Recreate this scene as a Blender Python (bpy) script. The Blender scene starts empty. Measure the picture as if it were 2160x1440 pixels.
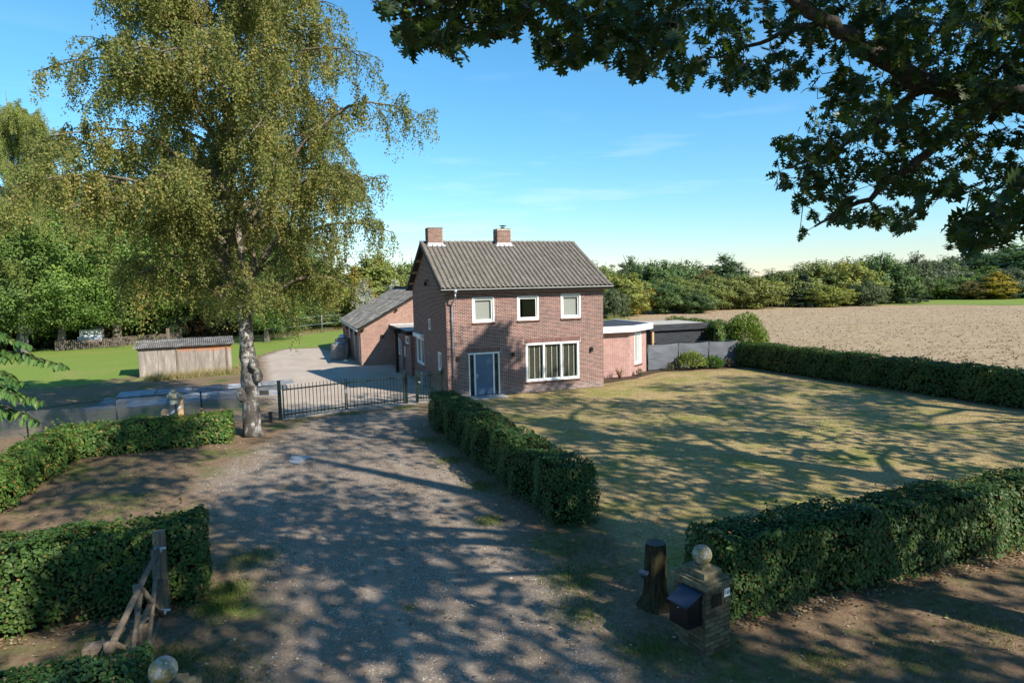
import bpy, math, random
import numpy as np
from mathutils import Matrix, Vector
D = bpy.data; SC = bpy.context.scene; COL = SC.collection
RNG = np.random.default_rng(11); random.seed(11)
rad = math.radians

# ------------------------------------------------------------------ camera
F_PX, CX, CY, CAM_H = 1374.287, 1080.0, 720.0, 5.8      # solved for the 2160 x 1440 photograph
ROT = Matrix.Rotation(rad(-18.962), 3, 'Z') @ Matrix.Rotation(rad(90 - 5.211), 3, 'X') @ Matrix.Rotation(rad(-1.216), 3, 'Z')
cam_d = D.cameras.new('camera'); cam = D.objects.new('camera', cam_d); COL.objects.link(cam)
cam.matrix_world = Matrix.Translation((0, 0, CAM_H)) @ ROT.to_4x4()
cam_d.sensor_width = 36.0; cam_d.lens = F_PX / 2160 * 36; cam_d.clip_start = 0.1; cam_d.clip_end = 5000
SC.camera = cam
# ------------------------------------------------------------------ sky, sun, exposure
SUN_AZ = math.atan2(0.53, -0.848); SUN_EL = rad(36)      # sun stands behind the camera, to the right
SUN = np.array([math.sin(SUN_AZ) * math.cos(SUN_EL), math.cos(SUN_AZ) * math.cos(SUN_EL), math.sin(SUN_EL)])
W = D.worlds.new('World'); SC.world = W; W.use_nodes = True
wn = W.node_tree.nodes; wl = W.node_tree.links; wn.clear()
w_out = wn.new('ShaderNodeOutputWorld'); w_bg = wn.new('ShaderNodeBackground'); w_bg.inputs[1].default_value = 0.115
sky = wn.new('ShaderNodeTexSky'); sky.sky_type = 'NISHITA'; sky.sun_disc = False
sky.sun_elevation = SUN_EL; sky.sun_rotation = SUN_AZ; sky.altitude = 30; sky.air_density = 1.3; sky.dust_density = 0.0; sky.ozone_density = 10.0
w_tc = wn.new('ShaderNodeTexCoord'); w_sep = wn.new('ShaderNodeSeparateXYZ'); wl.new(w_tc.outputs['Generated'], w_sep.inputs[0])
w_map = wn.new('ShaderNodeMapping'); w_map.inputs['Scale'].default_value = (1.0, 1.0, 9.0); wl.new(w_tc.outputs['Generated'], w_map.inputs[0])
w_no = wn.new('ShaderNodeTexNoise'); w_no.inputs['Scale'].default_value = 2.3; w_no.inputs['Detail'].default_value = 7; w_no.inputs['Roughness'].default_value = 0.6
wl.new(w_map.outputs[0], w_no.inputs['Vector'])
w_rp = wn.new('ShaderNodeMapRange'); w_rp.inputs[1].default_value = 0.53; w_rp.inputs[2].default_value = 0.95; wl.new(w_no.outputs[0], w_rp.inputs[0])
w_el = wn.new('ShaderNodeMapRange'); w_el.inputs[1].default_value = 0.34; w_el.inputs[2].default_value = 0.03; wl.new(w_sep.outputs[2], w_el.inputs[0])
w_mu = wn.new('ShaderNodeMath'); w_mu.operation = 'MULTIPLY'; wl.new(w_rp.outputs[0], w_mu.inputs[0]); wl.new(w_el.outputs[0], w_mu.inputs[1])
w_mx = wn.new('ShaderNodeMix'); w_mx.data_type = 'RGBA'; wl.new(w_mu.outputs[0], w_mx.inputs[0])
wl.new(sky.outputs[0], w_mx.inputs[6]); w_mx.inputs[7].default_value = (6.0, 6.6, 7.2, 1)
w_hs = wn.new('ShaderNodeHueSaturation'); w_hs.inputs['Saturation'].default_value = 1.07; w_hs.inputs['Hue'].default_value = 0.487; wl.new(sky.outputs[0], w_hs.inputs['Color']); wl.new(w_hs.outputs[0], w_mx.inputs[6]); wl.new(w_mx.outputs[2], w_bg.inputs[0]); wl.new(w_bg.outputs[0], w_out.inputs[0])
sun_d = D.lights.new('sun', 'SUN'); sun_d.energy = 5.0; sun_d.angle = rad(0.55); sun_d.color = (1.0, 0.93, 0.81)
sun_o = D.objects.new('sun', sun_d); COL.objects.link(sun_o)
sun_o.rotation_euler = Vector((-SUN[0], -SUN[1], -SUN[2])).to_track_quat('-Z', 'Y').to_euler()
SC.view_settings.view_transform = 'Standard'; SC.view_settings.look = 'None'; SC.view_settings.gamma = 1.0
SC.view_settings.exposure = 0.78
SC.render.engine = 'CYCLES'; SC.cycles.max_bounces = 6; SC.cycles.transparent_max_bounces = 8
SC.cycles.use_denoising = True

# ------------------------------------------------------------------ pixel helpers (photo pixels -> directions)
RN = np.array(ROT)
def ray(x, y): return RN @ np.array([(x - CX) / F_PX, -(y - CY) / F_PX, -1.0])
def gpt(x, y, z=0.0):
    d = ray(x, y); t = (z - CAM_H) / d[2]; return np.array([0, 0, CAM_H]) + d * t
def proj(P):
    v = (np.atleast_2d(P) - [0, 0, CAM_H]) @ RN
    dep = -v[:, 2]; dd = np.where(np.abs(dep) < 1e-6, 1e-6, dep)
    return CX + F_PX * v[:, 0] / dd, CY - F_PX * v[:, 1] / dd, dep
def at_px(px, dist): d = ray(px, 600); d = d[:2] / np.linalg.norm(d[:2]); return d * dist
def in_poly(px, py, poly):
    poly = np.array(poly, float); ins = np.zeros(len(px), bool); n = len(poly)
    for i in range(n):
        x0, y0 = poly[i]; x1, y1 = poly[(i + 1) % n]
        c = ((y0 > py) != (y1 > py)) & (px < (x1 - x0) * (py - y0) / (y1 - y0 + 1e-12) + x0)
        ins ^= c
    return ins

# ------------------------------------------------------------------ objects, tags
def tag(o, label=None, cat=None, group=None, kind=None):
    if label: o['label'] = label
    if cat: o['category'] = cat
    if group: o['group'] = group
    if kind: o['kind'] = kind
    return o
def thing(name, label, cat, loc=(0, 0, 0), group=None, rz=0.0):
    o = D.objects.new(name, None); COL.objects.link(o); o.empty_display_size = 0.3
    o.location = loc; o.rotation_euler = (0, 0, rz)
    return tag(o, label, cat, group)
def wloc(o):
    v = np.zeros(3)
    while o is not None: v = v + np.array(o.location); o = o.parent
    return v
def link(name, me, parent=None, mat=None, kind=None):
    o = D.objects.new(name, me); COL.objects.link(o)
    if parent is not None: o.parent = parent
    if mat is not None and not me.materials: me.materials.append(mat)
    if kind: o['kind'] = kind
    return o
def mesh_u(name, V, Fc, tint=None, smooth=False):
    """mesh from arrays; every face has the same number of corners"""
    V = np.asarray(V, np.float32); Fc = np.asarray(Fc, np.int32); m, k = Fc.shape
    me = D.meshes.new(name); me.vertices.add(len(V)); me.vertices.foreach_set('co', V.ravel())
    me.loops.add(m * k); me.loops.foreach_set('vertex_index', Fc.ravel())
    me.polygons.add(m); me.polygons.foreach_set('loop_start', np.arange(0, m * k, k, dtype=np.int32))
    me.polygons.foreach_set('use_smooth', np.full(m, bool(smooth)))
    if tint is not None:
        a = me.attributes.new('tint', 'FLOAT', 'POINT'); a.data.foreach_set('value', np.asarray(tint, np.float32))
    me.update(calc_edges=True)
    return me
class MB:
    """collects shapes in world coordinates; build() links them as one mesh object"""
    def __init__(s): s.v = []; s.f = []; s.sm = []
    def add(s, vs, fs, smooth=False):
        b = len(s.v); s.v.extend([tuple(map(float, p)) for p in vs])
        s.f.extend([tuple(b + i for i in f) for f in fs]); s.sm.extend([smooth] * len(fs)); return s
    def box(s, x0, x1, y0, y1, z0, z1):
        return s.add([(x0, y0, z0), (x1, y0, z0), (x1, y1, z0), (x0, y1, z0), (x0, y0, z1), (x1, y0, z1), (x1, y1, z1), (x0, y1, z1)],
                     [(3, 2, 1, 0), (4, 5, 6, 7), (0, 1, 5, 4), (1, 2, 6, 5), (2, 3, 7, 6), (3, 0, 4, 7)])
    def bar(s, A, B, w, h, up=(0, 0, 1)):
        A = np.array(A, float); B = np.array(B, float); d = B - A; d /= np.linalg.norm(d)
        sd = np.cross(d, up); sd = sd / max(np.linalg.norm(sd), 1e-9) * w / 2; u = np.cross(sd, d); u = u / np.linalg.norm(u) * h / 2
        vs = [A - sd - u, A + sd - u, A + sd + u, A - sd + u, B - sd - u, B + sd - u, B + sd + u, B - sd + u]
        return s.add(vs, [(0, 1, 2, 3), (7, 6, 5, 4), (0, 4, 5, 1), (1, 5, 6, 2), (2, 6, 7, 3), (3, 7, 4, 0)])
    def tube(s, pts, rs, k=8, cap=True):
        pts = np.array(pts, float); n = len(pts); rs = np.broadcast_to(rs, (n,))
        b = len(s.v); ref = np.array([0.31, 0.17, 0.93])
        for i in range(n):
            d = pts[min(i + 1, n - 1)] - pts[max(i - 1, 0)]; d = d / max(np.linalg.norm(d), 1e-9)
            if abs(d @ ref) > 0.98: ref = np.array([1.0, 0.1, 0.0])
            a = np.cross(d, ref); a /= np.linalg.norm(a); c = np.cross(d, a)
            for j in range(k):
                t = 2 * math.pi * j / k; s.v.append(tuple(pts[i] + rs[i] * (math.cos(t) * a + math.sin(t) * c)))
        fs = [(b + i * k + j, b + i * k + (j + 1) % k, b + (i + 1) * k + (j + 1) % k, b + (i + 1) * k + j) for i in range(n - 1) for j in range(k)]
        if cap: fs += [tuple(b + j for j in range(k))[::-1], tuple(b + (n - 1) * k + j for j in range(k))]
        s.f.extend(fs); s.sm.extend([True] * len(fs)); return s
    def lathe(s, c, prof, k=16):
        b = len(s.v); n = len(prof)
        for r, z in prof:
            for j in range(k):
                t = 2 * math.pi * j / k; s.v.append((c[0] + r * math.cos(t), c[1] + r * math.sin(t), c[2] + z))
        fs = [(b + i * k + j, b + i * k + (j + 1) % k, b + (i + 1) * k + (j + 1) % k, b + (i + 1) * k + j) for i in range(n - 1) for j in range(k)]
        fs += [tuple(b + j for j in range(k))[::-1], tuple(b + (n - 1) * k + j for j in range(k))]
        s.f.extend(fs); s.sm.extend([True] * len(fs)); return s
    def prism(s, poly, z0, z1):
        n = len(poly)
        return s.add([(x, y, z0) for x, y in poly] + [(x, y, z1) for x, y in poly],
                     [tuple(range(n))[::-1], tuple(range(n, 2 * n))] + [(i, (i + 1) % n, n + (i + 1) % n, n + i) for i in range(n)])
    def build(s, name, mat, parent=None, kind=None):
        o0 = wloc(parent) if parent is not None else np.zeros(3)
        V = np.array(s.v) - o0
        me = D.meshes.new(name); me.from_pydata(V.tolist(), [], s.f); me.polygons.foreach_set('use_smooth', s.sm); me.update()
        return link(name, me, parent, mat, kind)
def boxes(C, H, U, V, N):
    """C (n,3) centres, H (n,3) half sizes along axes U,V,N -> verts, quads"""
    C = np.asarray(C, float); H = np.asarray(H, float); n = len(C)
    sg = np.array([(-1, -1, -1), (1, -1, -1), (1, 1, -1), (-1, 1, -1), (-1, -1, 1), (1, -1, 1), (1, 1, 1), (-1, 1, 1)], float)
    ax = np.stack([np.asarray(U, float), np.asarray(V, float), np.asarray(N, float)])
    P = C[:, None, :] + (sg[None] * H[:, None, :]) @ ax
    q = np.array([(3, 2, 1, 0), (4, 5, 6, 7), (0, 1, 5, 4), (1, 2, 6, 5), (2, 3, 7, 6), (3, 0, 4, 7)])
    return P.reshape(-1, 3), (q[None] + 8 * np.arange(n)[:, None, None]).reshape(-1, 4)

# ------------------------------------------------------------------ materials
class NG:
    def __init__(s, name):
        s.mat = D.materials.new(name); s.mat.use_nodes = True; s.t = s.mat.node_tree; s.t.nodes.clear()
        s.o = s.t.nodes.new('ShaderNodeOutputMaterial')
    def n(s, ty, ins=None, out=0, **pr):
        nd = s.t.nodes.new(ty)
        for k, v in pr.items(): setattr(nd, k, v)
        for k, v in (ins or {}).items():
            sk = nd.inputs[k]
            if isinstance(v, bpy.types.NodeSocket): s.t.links.new(v, sk)
            else: sk.default_value = v
        return nd.outputs[out]
    def pos(s): return s.n('ShaderNodeNewGeometry')
    def co(s): return s.n('ShaderNodeTexCoord', out=3)
    def sc(s, v, x, y, z): return s.n('ShaderNodeMapping', {0: v, 'Scale': (x, y, z)})
    def noise(s, v, scale, det=4, ro=0.6, dist=0.0): return s.n('ShaderNodeTexNoise', {'Vector': v, 'Scale': scale, 'Detail': det, 'Roughness': ro, 'Distortion': dist})
    def vor(s, v, scale, out=0, feature='F1'): return s.n('ShaderNodeTexVoronoi', {'Vector': v, 'Scale': scale}, out, feature=feature)
    def ramp(s, f, stops):
        nd = s.t.nodes.new('ShaderNodeValToRGB'); s.t.links.new(f, nd.inputs[0]); e = nd.color_ramp.elements
        while len(e) < len(stops): e.new(0.5)
        for i, (p, c) in enumerate(stops):
            e[i].position = p; e[i].color = (*c, 1) if not isinstance(c, (int, float)) else (c, c, c, 1)
        return nd.outputs[0]
    def mix(s, f, a, b, bl='MIX'):
        nd = s.t.nodes.new('ShaderNodeMix'); nd.data_type = 'RGBA'; nd.blend_type = bl
        for i, v in ((0, f), (6, a), (7, b)):
            if isinstance(v, bpy.types.NodeSocket): s.t.links.new(v, nd.inputs[i])
            else: nd.inputs[i].default_value = (*v, 1) if isinstance(v, tuple) and len(v) == 3 else v
        return nd.outputs[2]
    def m(s, op, a, b=0.0, clamp=False):
        nd = s.t.nodes.new('ShaderNodeMath'); nd.operation = op; nd.use_clamp = clamp
        for i, v in ((0, a), (1, b)):
            if isinstance(v, bpy.types.NodeSocket): s.t.links.new(v, nd.inputs[i])
            else: nd.inputs[i].default_value = v
        return nd.outputs[0]
    def mr(s, v, a, b, c=0.0, d=1.0): return s.n('ShaderNodeMapRange', {0: v, 1: a, 2: b, 3: c, 4: d})
    def bump(s, h, st=0.5, di=0.02): return s.n('ShaderNodeBump', {'Height': h, 'Strength': st, 'Distance': di})
    def attr(s, name='tint'): return s.n('ShaderNodeAttribute', out=2, attribute_name=name)
    def ocol(s): return s.n('ShaderNodeObjectInfo', out=1)
    def orand(s): return s.n('ShaderNodeObjectInfo', out=5)
    def pbr(s, col, ro=0.8, nor=None, spec=0.3, metal=0.0):
        ins = {'Roughness': ro, 'Specular IOR Level': spec, 'Metallic': metal}
        ins['Base Color'] = (*col, 1) if isinstance(col, tuple) else col
        if nor is not None: ins['Normal'] = nor
        return s.n('ShaderNodeBsdfPrincipled', ins)
    def done(s, sh): s.t.links.new(sh, s.o.inputs[0]); return s.mat
def plain(name, col, ro=0.6, spec=0.3, metal=0.0, var=0.12, vs=6.0, bump=0.0):
    g = NG(name); v = g.co(); n = g.noise(v, vs, 5); c2 = tuple(x * (1 - 2 * var) for x in col); c3 = tuple(min(1, x * (1 + var)) for x in col)
    c = g.ramp(n, [(0.3, c2), (0.7, c3)])
    return g.done(g.pbr(c, ro, g.bump(g.noise(v, vs * 8, 3), bump, 0.01) if bump else None, spec, metal))
def foliage(name, stops, trans=0.3, use_obj=False, spec=0.25, ro=0.5):
    g = NG(name); c = g.ramp(g.attr(), stops)
    if use_obj: c = g.mix(1.0, c, g.ocol(), 'MULTIPLY')
    b = g.pbr(c, ro, None, spec)
    tc = g.mix(1.0, c, (1.25, 1.3, 0.55), 'MULTIPLY')
    t = g.n('ShaderNodeBsdfTranslucent', {0: tc})
    return g.done(g.n('ShaderNodeMixShader', {0: trans, 1: b, 2: t}))
def bark(name, c0, c1, sx=9.0, sz=2.0, bump=0.8):
    g = NG(name); v = g.co(); w = g.sc(v, sx, sx, sz); n = g.noise(w, 1.6, 6, 0.7)
    return g.done(g.pbr(g.ramp(n, [(0.35, c0), (0.65, c1)]), 0.9, g.bump(n, bump, 0.05), 0.1))

# --- ground colours, all on the same world coordinates so that sheets run into one another
def c_dirt(g, v):
    n1 = g.noise(v, 0.55, 6, 0.65); n2 = g.noise(v, 7.0, 5, 0.7); n3 = g.noise(v, 0.9, 5, 0.6)
    c = g.ramp(n2, [(0.25, (0.10, 0.066, 0.042)), (0.55, (0.20, 0.137, 0.086)), (0.8, (0.31, 0.225, 0.15))])
    gr = g.ramp(n2, [(0.3, (0.045, 0.065, 0.014)), (0.7, (0.13, 0.16, 0.045))])
    c = g.mix(g.mr(n1, 0.52, 0.66), c, gr)
    return g.mix(g.mr(g.vor(v, 9.0), 0.12, 0.05), c, (0.36, 0.30, 0.21))
def c_lawn(g, v):
    n1 = g.noise(v, 0.42, 6, 0.62, 0.5); n2 = g.noise(v, 11.0, 5, 0.75); n3 = g.noise(g.sc(v, 1, 1, 1), 2.6, 4, 0.6)
    dry = g.ramp(n2, [(0.28, (0.17, 0.116, 0.053)), (0.5, (0.365, 0.268, 0.132)), (0.72, (0.55, 0.425, 0.225))])
    dry = g.mix(g.mr(g.noise(v, 1.7, 5, 0.7), 0.5, 0.62, 0, 0.6), dry, (0.25, 0.155, 0.075))
    gr = g.ramp(n2, [(0.3, (0.10, 0.125, 0.022)), (0.7, (0.26, 0.275, 0.06))])
    f = g.m('ADD', g.m('MULTIPLY', n1, 0.7), g.m('MULTIPLY', n3, 0.3))
    return g.mix(g.mr(f, 0.475, 0.63, 0, 0.85), dry, gr)
def c_gravel(g, v):
    n1 = g.noise(v, 0.8, 6, 0.65); n2 = g.noise(v, 38.0, 4, 0.8)
    vo = g.n('ShaderNodeTexVoronoi', {'Vector': v, 'Scale': 42.0}, 1)
    st = g.n('ShaderNodeSeparateColor', {0: vo})
    c = g.ramp(st, [(0.0, (0.18, 0.138, 0.104)), (0.5, (0.255, 0.198, 0.152)), (0.93, (0.315, 0.25, 0.195)), (0.995, (0.55, 0.47, 0.39))])
    c = g.mix(g.mr(n2, 0.3, 0.7, 0, 0.4), c, (0.15, 0.13, 0.115))
    c = g.mix(g.mr(g.noise(g.sc(v, 1.5, 0.13, 1), 1.0, 4, 0.6), 0.5, 0.66, 0, 0.45), c, (0.40, 0.325, 0.255))
    return g.mix(g.mr(n1, 0.46, 0.7, 0, 0.7), c, (0.205, 0.148, 0.10))
def c_meadow(g, v):
    n1 = g.noise(v, 0.06, 6, 0.6); n2 = g.noise(v, 3.0, 5, 0.7)
    a = g.ramp(n2, [(0.3, (0.085, 0.125, 0.025)), (0.7, (0.19, 0.235, 0.06))]); b = g.ramp(n2, [(0.3, (0.19, 0.17, 0.07)), (0.7, (0.32, 0.28, 0.13))])
    return g.mix(g.mr(n1, 0.45, 0.62), a, b)
def c_lush(g, v):
    n1 = g.noise(v, 0.25, 6, 0.6); n2 = g.noise(v, 6.0, 5, 0.7)
    a = g.ramp(n2, [(0.3, (0.10, 0.155, 0.028)), (0.7, (0.21, 0.28, 0.06))]); b = g.ramp(n2, [(0.3, (0.15, 0.17, 0.04)), (0.7, (0.27, 0.27, 0.09))])
    return g.mix(g.mr(n1, 0.5, 0.68), a, b)
def c_field(g, v):
    n1 = g.noise(v, 0.12, 6, 0.6); r = g.noise(g.sc(v, 0.22, 2.6, 1), 1.0, 5, 0.7); n2 = g.noise(v, 1.5, 8, 0.85)
    c = g.ramp(n2, [(0.34, (0.18, 0.122, 0.072)), (0.5, (0.40, 0.298, 0.185)), (0.68, (0.60, 0.475, 0.32))])
    c = g.mix(g.mr(r, 0.42, 0.66, 0, 0.6), c, (0.20, 0.135, 0.085))
    w = g.noise(g.sc(v, 0.035, 0.9, 1), 1.0, 3, 0.5); c = g.mix(g.mr(w, 0.52, 0.62, 0, 0.35), c, (0.25, 0.165, 0.105))
    return g.mix(g.mr(n1, 0.5, 0.7, 0, 0.3), c, (0.36, 0.27, 0.14))
def c_soil(g, v): return g.ramp(g.noise(v, 9, 6, 0.75), [(0.3, (0.035, 0.024, 0.017)), (0.7, (0.12, 0.085, 0.06))])
def ground_mat(name, top, base, b_scale, b_str, b_dist, soft=0.45):
    g = NG(name); v = g.pos(); h = g.noise(v, b_scale, 6, 0.75)
    c = top(g, v)
    if base is not None:
        e = g.m('ADD', g.attr('tint'), g.m('MULTIPLY', g.m('SUBTRACT', g.noise(v, 1.3, 6, 0.7), 0.5), 1.5))
        c = g.mix(g.mr(e, 0.5 - soft, 0.5 + soft), base(g, v), c)
    return g.done(g.pbr(c, 0.95, g.bump(h, b_str, b_dist), 0.1))
M = {}
M['ground'] = ground_mat('ground_grass', c_meadow, None, 4, 0.6, 0.05)
M['forecourt'] = ground_mat('bare_earth', c_dirt, c_meadow, 14, 0.8, 0.03)
M['drive'] = ground_mat('gravel', c_gravel, c_dirt, 40, 0.7, 0.02)
def c_pale_gravel(g, v):  # gravel mixed towards a paler tone for the yard
    c = c_gravel(g, v); n = g.noise(v, 0.5, 5, 0.6)
    return g.mix(g.mr(n, 0.3, 0.7, 0.45, 0.8), c, (0.47, 0.40, 0.335))
M['yard'] = ground_mat('pale_yard', c_pale_gravel, c_dirt, 40, 0.5, 0.02)
M['lawn'] = ground_mat('dry_lawn', c_lawn, c_dirt, 22, 0.9, 0.03)
M['lush'] = ground_mat('green_lawn', c_lush, c_dirt, 12, 0.7, 0.04)
M['field'] = ground_mat('plowed_soil', c_field, c_meadow, 2.2, 1.0, 0.16)
M['soil'] = ground_mat('dark_soil', c_soil, c_lawn, 9, 1.0, 0.05, 0.25)
M['meadow'] = ground_mat('meadow_grass', c_lush, c_meadow, 6, 0.6, 0.05)
M['white'] = plain('white_paint', (0.78, 0.78, 0.76), 0.4, 0.4, var=0.04)
M['zinc'] = plain('zinc', (0.42, 0.46, 0.52), 0.38, 0.5, 0.7, var=0.12)
M['gutter'] = plain('grey_gutter', (0.55, 0.56, 0.56), 0.4, 0.4, 0.2, var=0.1)
M['lead'] = plain('white_lead_flashing', (0.55, 0.57, 0.61), 0.5, 0.4, var=0.1)
M['black'] = plain('black_metal', (0.012, 0.012, 0.013), 0.45, 0.4)
M['gate'] = plain('dark_green_steel', (0.008, 0.022, 0.018), 0.4, 0.4, var=0.3)
M['darkwood'] = plain('dark_timber', (0.045, 0.03, 0.02), 0.8, 0.2, var=0.3)
M['blue_door'] = plain('blue_door_paint', (0.075, 0.135, 0.215), 0.22, 0.5, var=0.06, vs=1.5)
M['stone'] = plain('grey_stone', (0.33, 0.33, 0.33), 0.8, 0.2, var=0.2, vs=9, bump=0.4)
M['sill'] = plain('brown_sill_tile', (0.15, 0.075, 0.055), 0.5, 0.3, var=0.2)
M['blind_grey'] = plain('grey_roller_blind', (0.40, 0.385, 0.365), 0.9, 0.1, var=0.03)
M['slat'] = plain('dark_blind_slat', (0.14, 0.13, 0.105), 0.5, 0.3, var=0.1)
M['tape'] = plain('pale_blind_tape', (0.50, 0.47, 0.40), 0.9, 0.1)
M['roof_felt'] = plain('dark_roof_felt', (0.055, 0.062, 0.075), 0.9, 0.1, var=0.2, vs=1.5)
M['roof_pale'] = plain('pale_gravel_roof', (0.42, 0.38, 0.33), 0.9, 0.1, var=0.15)
M['mortar'] = plain('mortar', (0.52, 0.435, 0.375), 0.95, 0.1, var=0.12, vs=3)
M['timber'] = plain('fresh_timber', (0.55, 0.36, 0.20), 0.7, 0.2, var=0.15)
M['verge'] = plain('verge_board', (0.06, 0.05, 0.042), 0.7, 0.2)
M['concrete'] = plain('grey_concrete', (0.30, 0.29, 0.275), 0.9, 0.1, var=0.25, vs=3, bump=0.3)
M['mulch'] = plain('dead_twig', (0.20, 0.14, 0.085), 0.9, 0.1)
g = NG('window_glass'); fr = g.m('MULTIPLY', g.m('POWER', g.n('ShaderNodeLayerWeight', {'Blend': 0.5}, 1), 5.0), 0.9)
M['glass'] = g.done(g.n('ShaderNodeMixShader', {0: g.m('ADD', fr, 0.05), 1: g.n('ShaderNodeBsdfTransparent', {0: (0.82, 0.86, 0.85, 1)}), 2: g.n('ShaderNodeBsdfGlossy', {'Roughness': 0.02})}))
def brick_piece_mat(name, stops, grey):
    g = NG(name); v = g.pos(); t = g.attr('tint'); c = g.ramp(t, stops)
    n = g.noise(v, 14, 4, 0.7); c = g.mix(g.mr(n, 0.35, 0.75, 0, 0.35), c, (0.11, 0.075, 0.07))
    big = g.noise(v, 0.5, 4, 0.6); c = g.mix(g.mr(big, 0.4, 0.7, 0, 0.35), c, g.mix(1.0, c, (0.66, 0.62, 0.66), 'MULTIPLY'))
    z = g.n('ShaderNodeSeparateXYZ', {0: v}, 2)
    if grey: c = g.mix(g.mr(g.m('ADD', z, g.m('MULTIPLY', big, 0.5)), 0.75, 0.45, 0, 0.45), c, g.ramp(t, [(0, (0.13, 0.115, 0.11)), (1, (0.36, 0.33, 0.31))]))
    return g.done(g.pbr(c, 0.9, g.bump(g.noise(v, 60, 3), 0.4, 0.004), 0.15))
REDS = [(0.0, (0.085, 0.038, 0.036)), (0.3, (0.14, 0.056, 0.05)), (0.65, (0.195, 0.078, 0.067)), (0.9, (0.255, 0.108, 0.088)), (1.0, (0.10, 0.055, 0.058))]
M['brick'] = brick_piece_mat('red_brown_brick', REDS, True)
M['brick_ch'] = brick_piece_mat('chimney_brick', [(0, (0.11, 0.048, 0.034)), (0.5, (0.18, 0.082, 0.056)), (1, (0.25, 0.12, 0.08))], False)
M['brick_old'] = brick_piece_mat('mossy_brick', [(0, (0.06, 0.05, 0.03)), (0.5, (0.12, 0.095, 0.055)), (1, (0.19, 0.15, 0.085))], False)
def brick_tex_mat(name, a, b, mo, rot):
    g = NG(name); v = g.pos(); s = g.n('ShaderNodeSeparateXYZ', {0: v}); sy = g.n('ShaderNodeSeparateXYZ', {0: v}, 1); sz = g.n('ShaderNodeSeparateXYZ', {0: v}, 2)
    u = g.m('ADD', g.m('MULTIPLY', s, rot[0]), g.m('MULTIPLY', sy, rot[1]))
    w = g.n('ShaderNodeCombineXYZ', {0: u, 1: sz})
    nd = g.t.nodes.new('ShaderNodeTexBrick'); g.t.links.new(w, nd.inputs['Vector'])
    nd.inputs['Color1'].default_value = (*a, 1); nd.inputs['Color2'].default_value = (*b, 1); nd.inputs['Mortar'].default_value = (*mo, 1)
    nd.inputs['Scale'].default_value = 1.0; nd.inputs['Mortar Size'].default_value = 0.007; nd.inputs['Brick Width'].default_value = 0.22; nd.inputs['Row Height'].default_value = 0.067; nd.inputs['Bias'].default_value = 0.0
    c = g.mix(g.mr(g.noise(v, 1.1, 5, 0.65), 0.4, 0.7, 0, 0.45), nd.outputs[0], g.mix(1.0, nd.outputs[0], (0.6, 0.58, 0.6), 'MULTIPLY'))
    return g.done(g.pbr(c, 0.9, g.bump(nd.outputs[1], -0.6, 0.01), 0.15))
M['brick_side'] = brick_tex_mat('red_brick_courses_side', (0.20, 0.075, 0.06), (0.30, 0.125, 0.10), (0.36, 0.31, 0.28), (0, 1))
M['brick_barn'] = brick_tex_mat('orange_brick_courses', (0.22, 0.10, 0.072), (0.35, 0.175, 0.125), (0.50, 0.44, 0.38), (1, 0))
M['brick_barn_side'] = brick_tex_mat('orange_brick_courses_side', (0.24, 0.11, 0.07), (0.36, 0.18, 0.12), (0.42, 0.36, 0.31), (0, 1))
M['brick_pink'] = brick_tex_mat('pale_red_brick_courses', (0.27, 0.125, 0.105), (0.38, 0.19, 0.165), (0.56, 0.47, 0.43), (0.9, 0.6))
g = NG('concrete_tile'); v = g.pos(); n = g.noise(v, 5, 6, 0.7); t = g.orand()
t = g.m('FRACT', g.m('ADD', g.attr('tint'), t))
c = g.ramp(n, [(0.3, (0.135, 0.117, 0.098)), (0.6, (0.225, 0.20, 0.17)), (0.8, (0.31, 0.28, 0.24))])
c = g.mix(g.m('MULTIPLY', t, 0.6), c, (0.125, 0.107, 0.09)); c = g.mix(g.mr(g.noise(v, 0.7, 5, 0.7), 0.5, 0.68, 0, 0.5), c, (0.17, 0.15, 0.11)); c = g.mix(g.mr(g.noise(v, 17, 3, 0.6), 0.66, 0.72), c, (0.48, 0.46, 0.41))
M['tile'] = g.done(g.pbr(c, 0.9, g.bump(g.noise(v, 40, 4), 0.4, 0.01), 0.15))
g = NG('fibre_cement_sheet'); v = g.pos(); n = g.noise(v, 2.2, 6, 0.7); st = g.noise(g.sc(v, 1.2, 4.5, 1.2), 0.9, 6, 0.75)
c = g.ramp(n, [(0.3, (0.085, 0.078, 0.072)), (0.7, (0.19, 0.178, 0.165))]); c = g.mix(g.mr(st, 0.53, 0.62, 0, 0.85), c, (0.50, 0.48, 0.42)); c = g.mix(g.mr(st, 0.40, 0.33, 0, 0.7), c, (0.05, 0.045, 0.04))
M['sheet'] = g.done(g.pbr(c, 0.9, g.bump(n, 0.4, 0.02), 0.15))
g = NG('weathered_panel'); v = g.pos(); n = g.noise(g.sc(v, 3, 3, 0.5), 1.2, 6, 0.7); z = g.n('ShaderNodeSeparateXYZ', {0: v}, 2); x = g.n('ShaderNodeSeparateXYZ', {0: v}, 0)
c = g.ramp(n, [(0.3, (0.15, 0.12, 0.10)), (0.55, (0.275, 0.235, 0.205)), (0.8, (0.50, 0.46, 0.42))])
rust = g.m('MULTIPLY', g.mr(g.m('ADD', z, g.m('MULTIPLY', n, 1.1)), 2.05, 2.35), g.mr(x, -7.4, -6.9)); c = g.mix(g.m('MULTIPLY', rust, 0.9), c, (0.42, 0.13, 0.035))
M['panel'] = g.done(g.pbr(c, 0.9, g.bump(n, 0.3, 0.02), 0.1))
g = NG('charred_plank'); v = g.pos(); n = g.noise(g.sc(v, 1, 1, 14), 1.5, 6, 0.7); c = g.ramp(n, [(0.3, (0.012, 0.013, 0.016)), (0.7, (0.06, 0.064, 0.072))])
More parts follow.
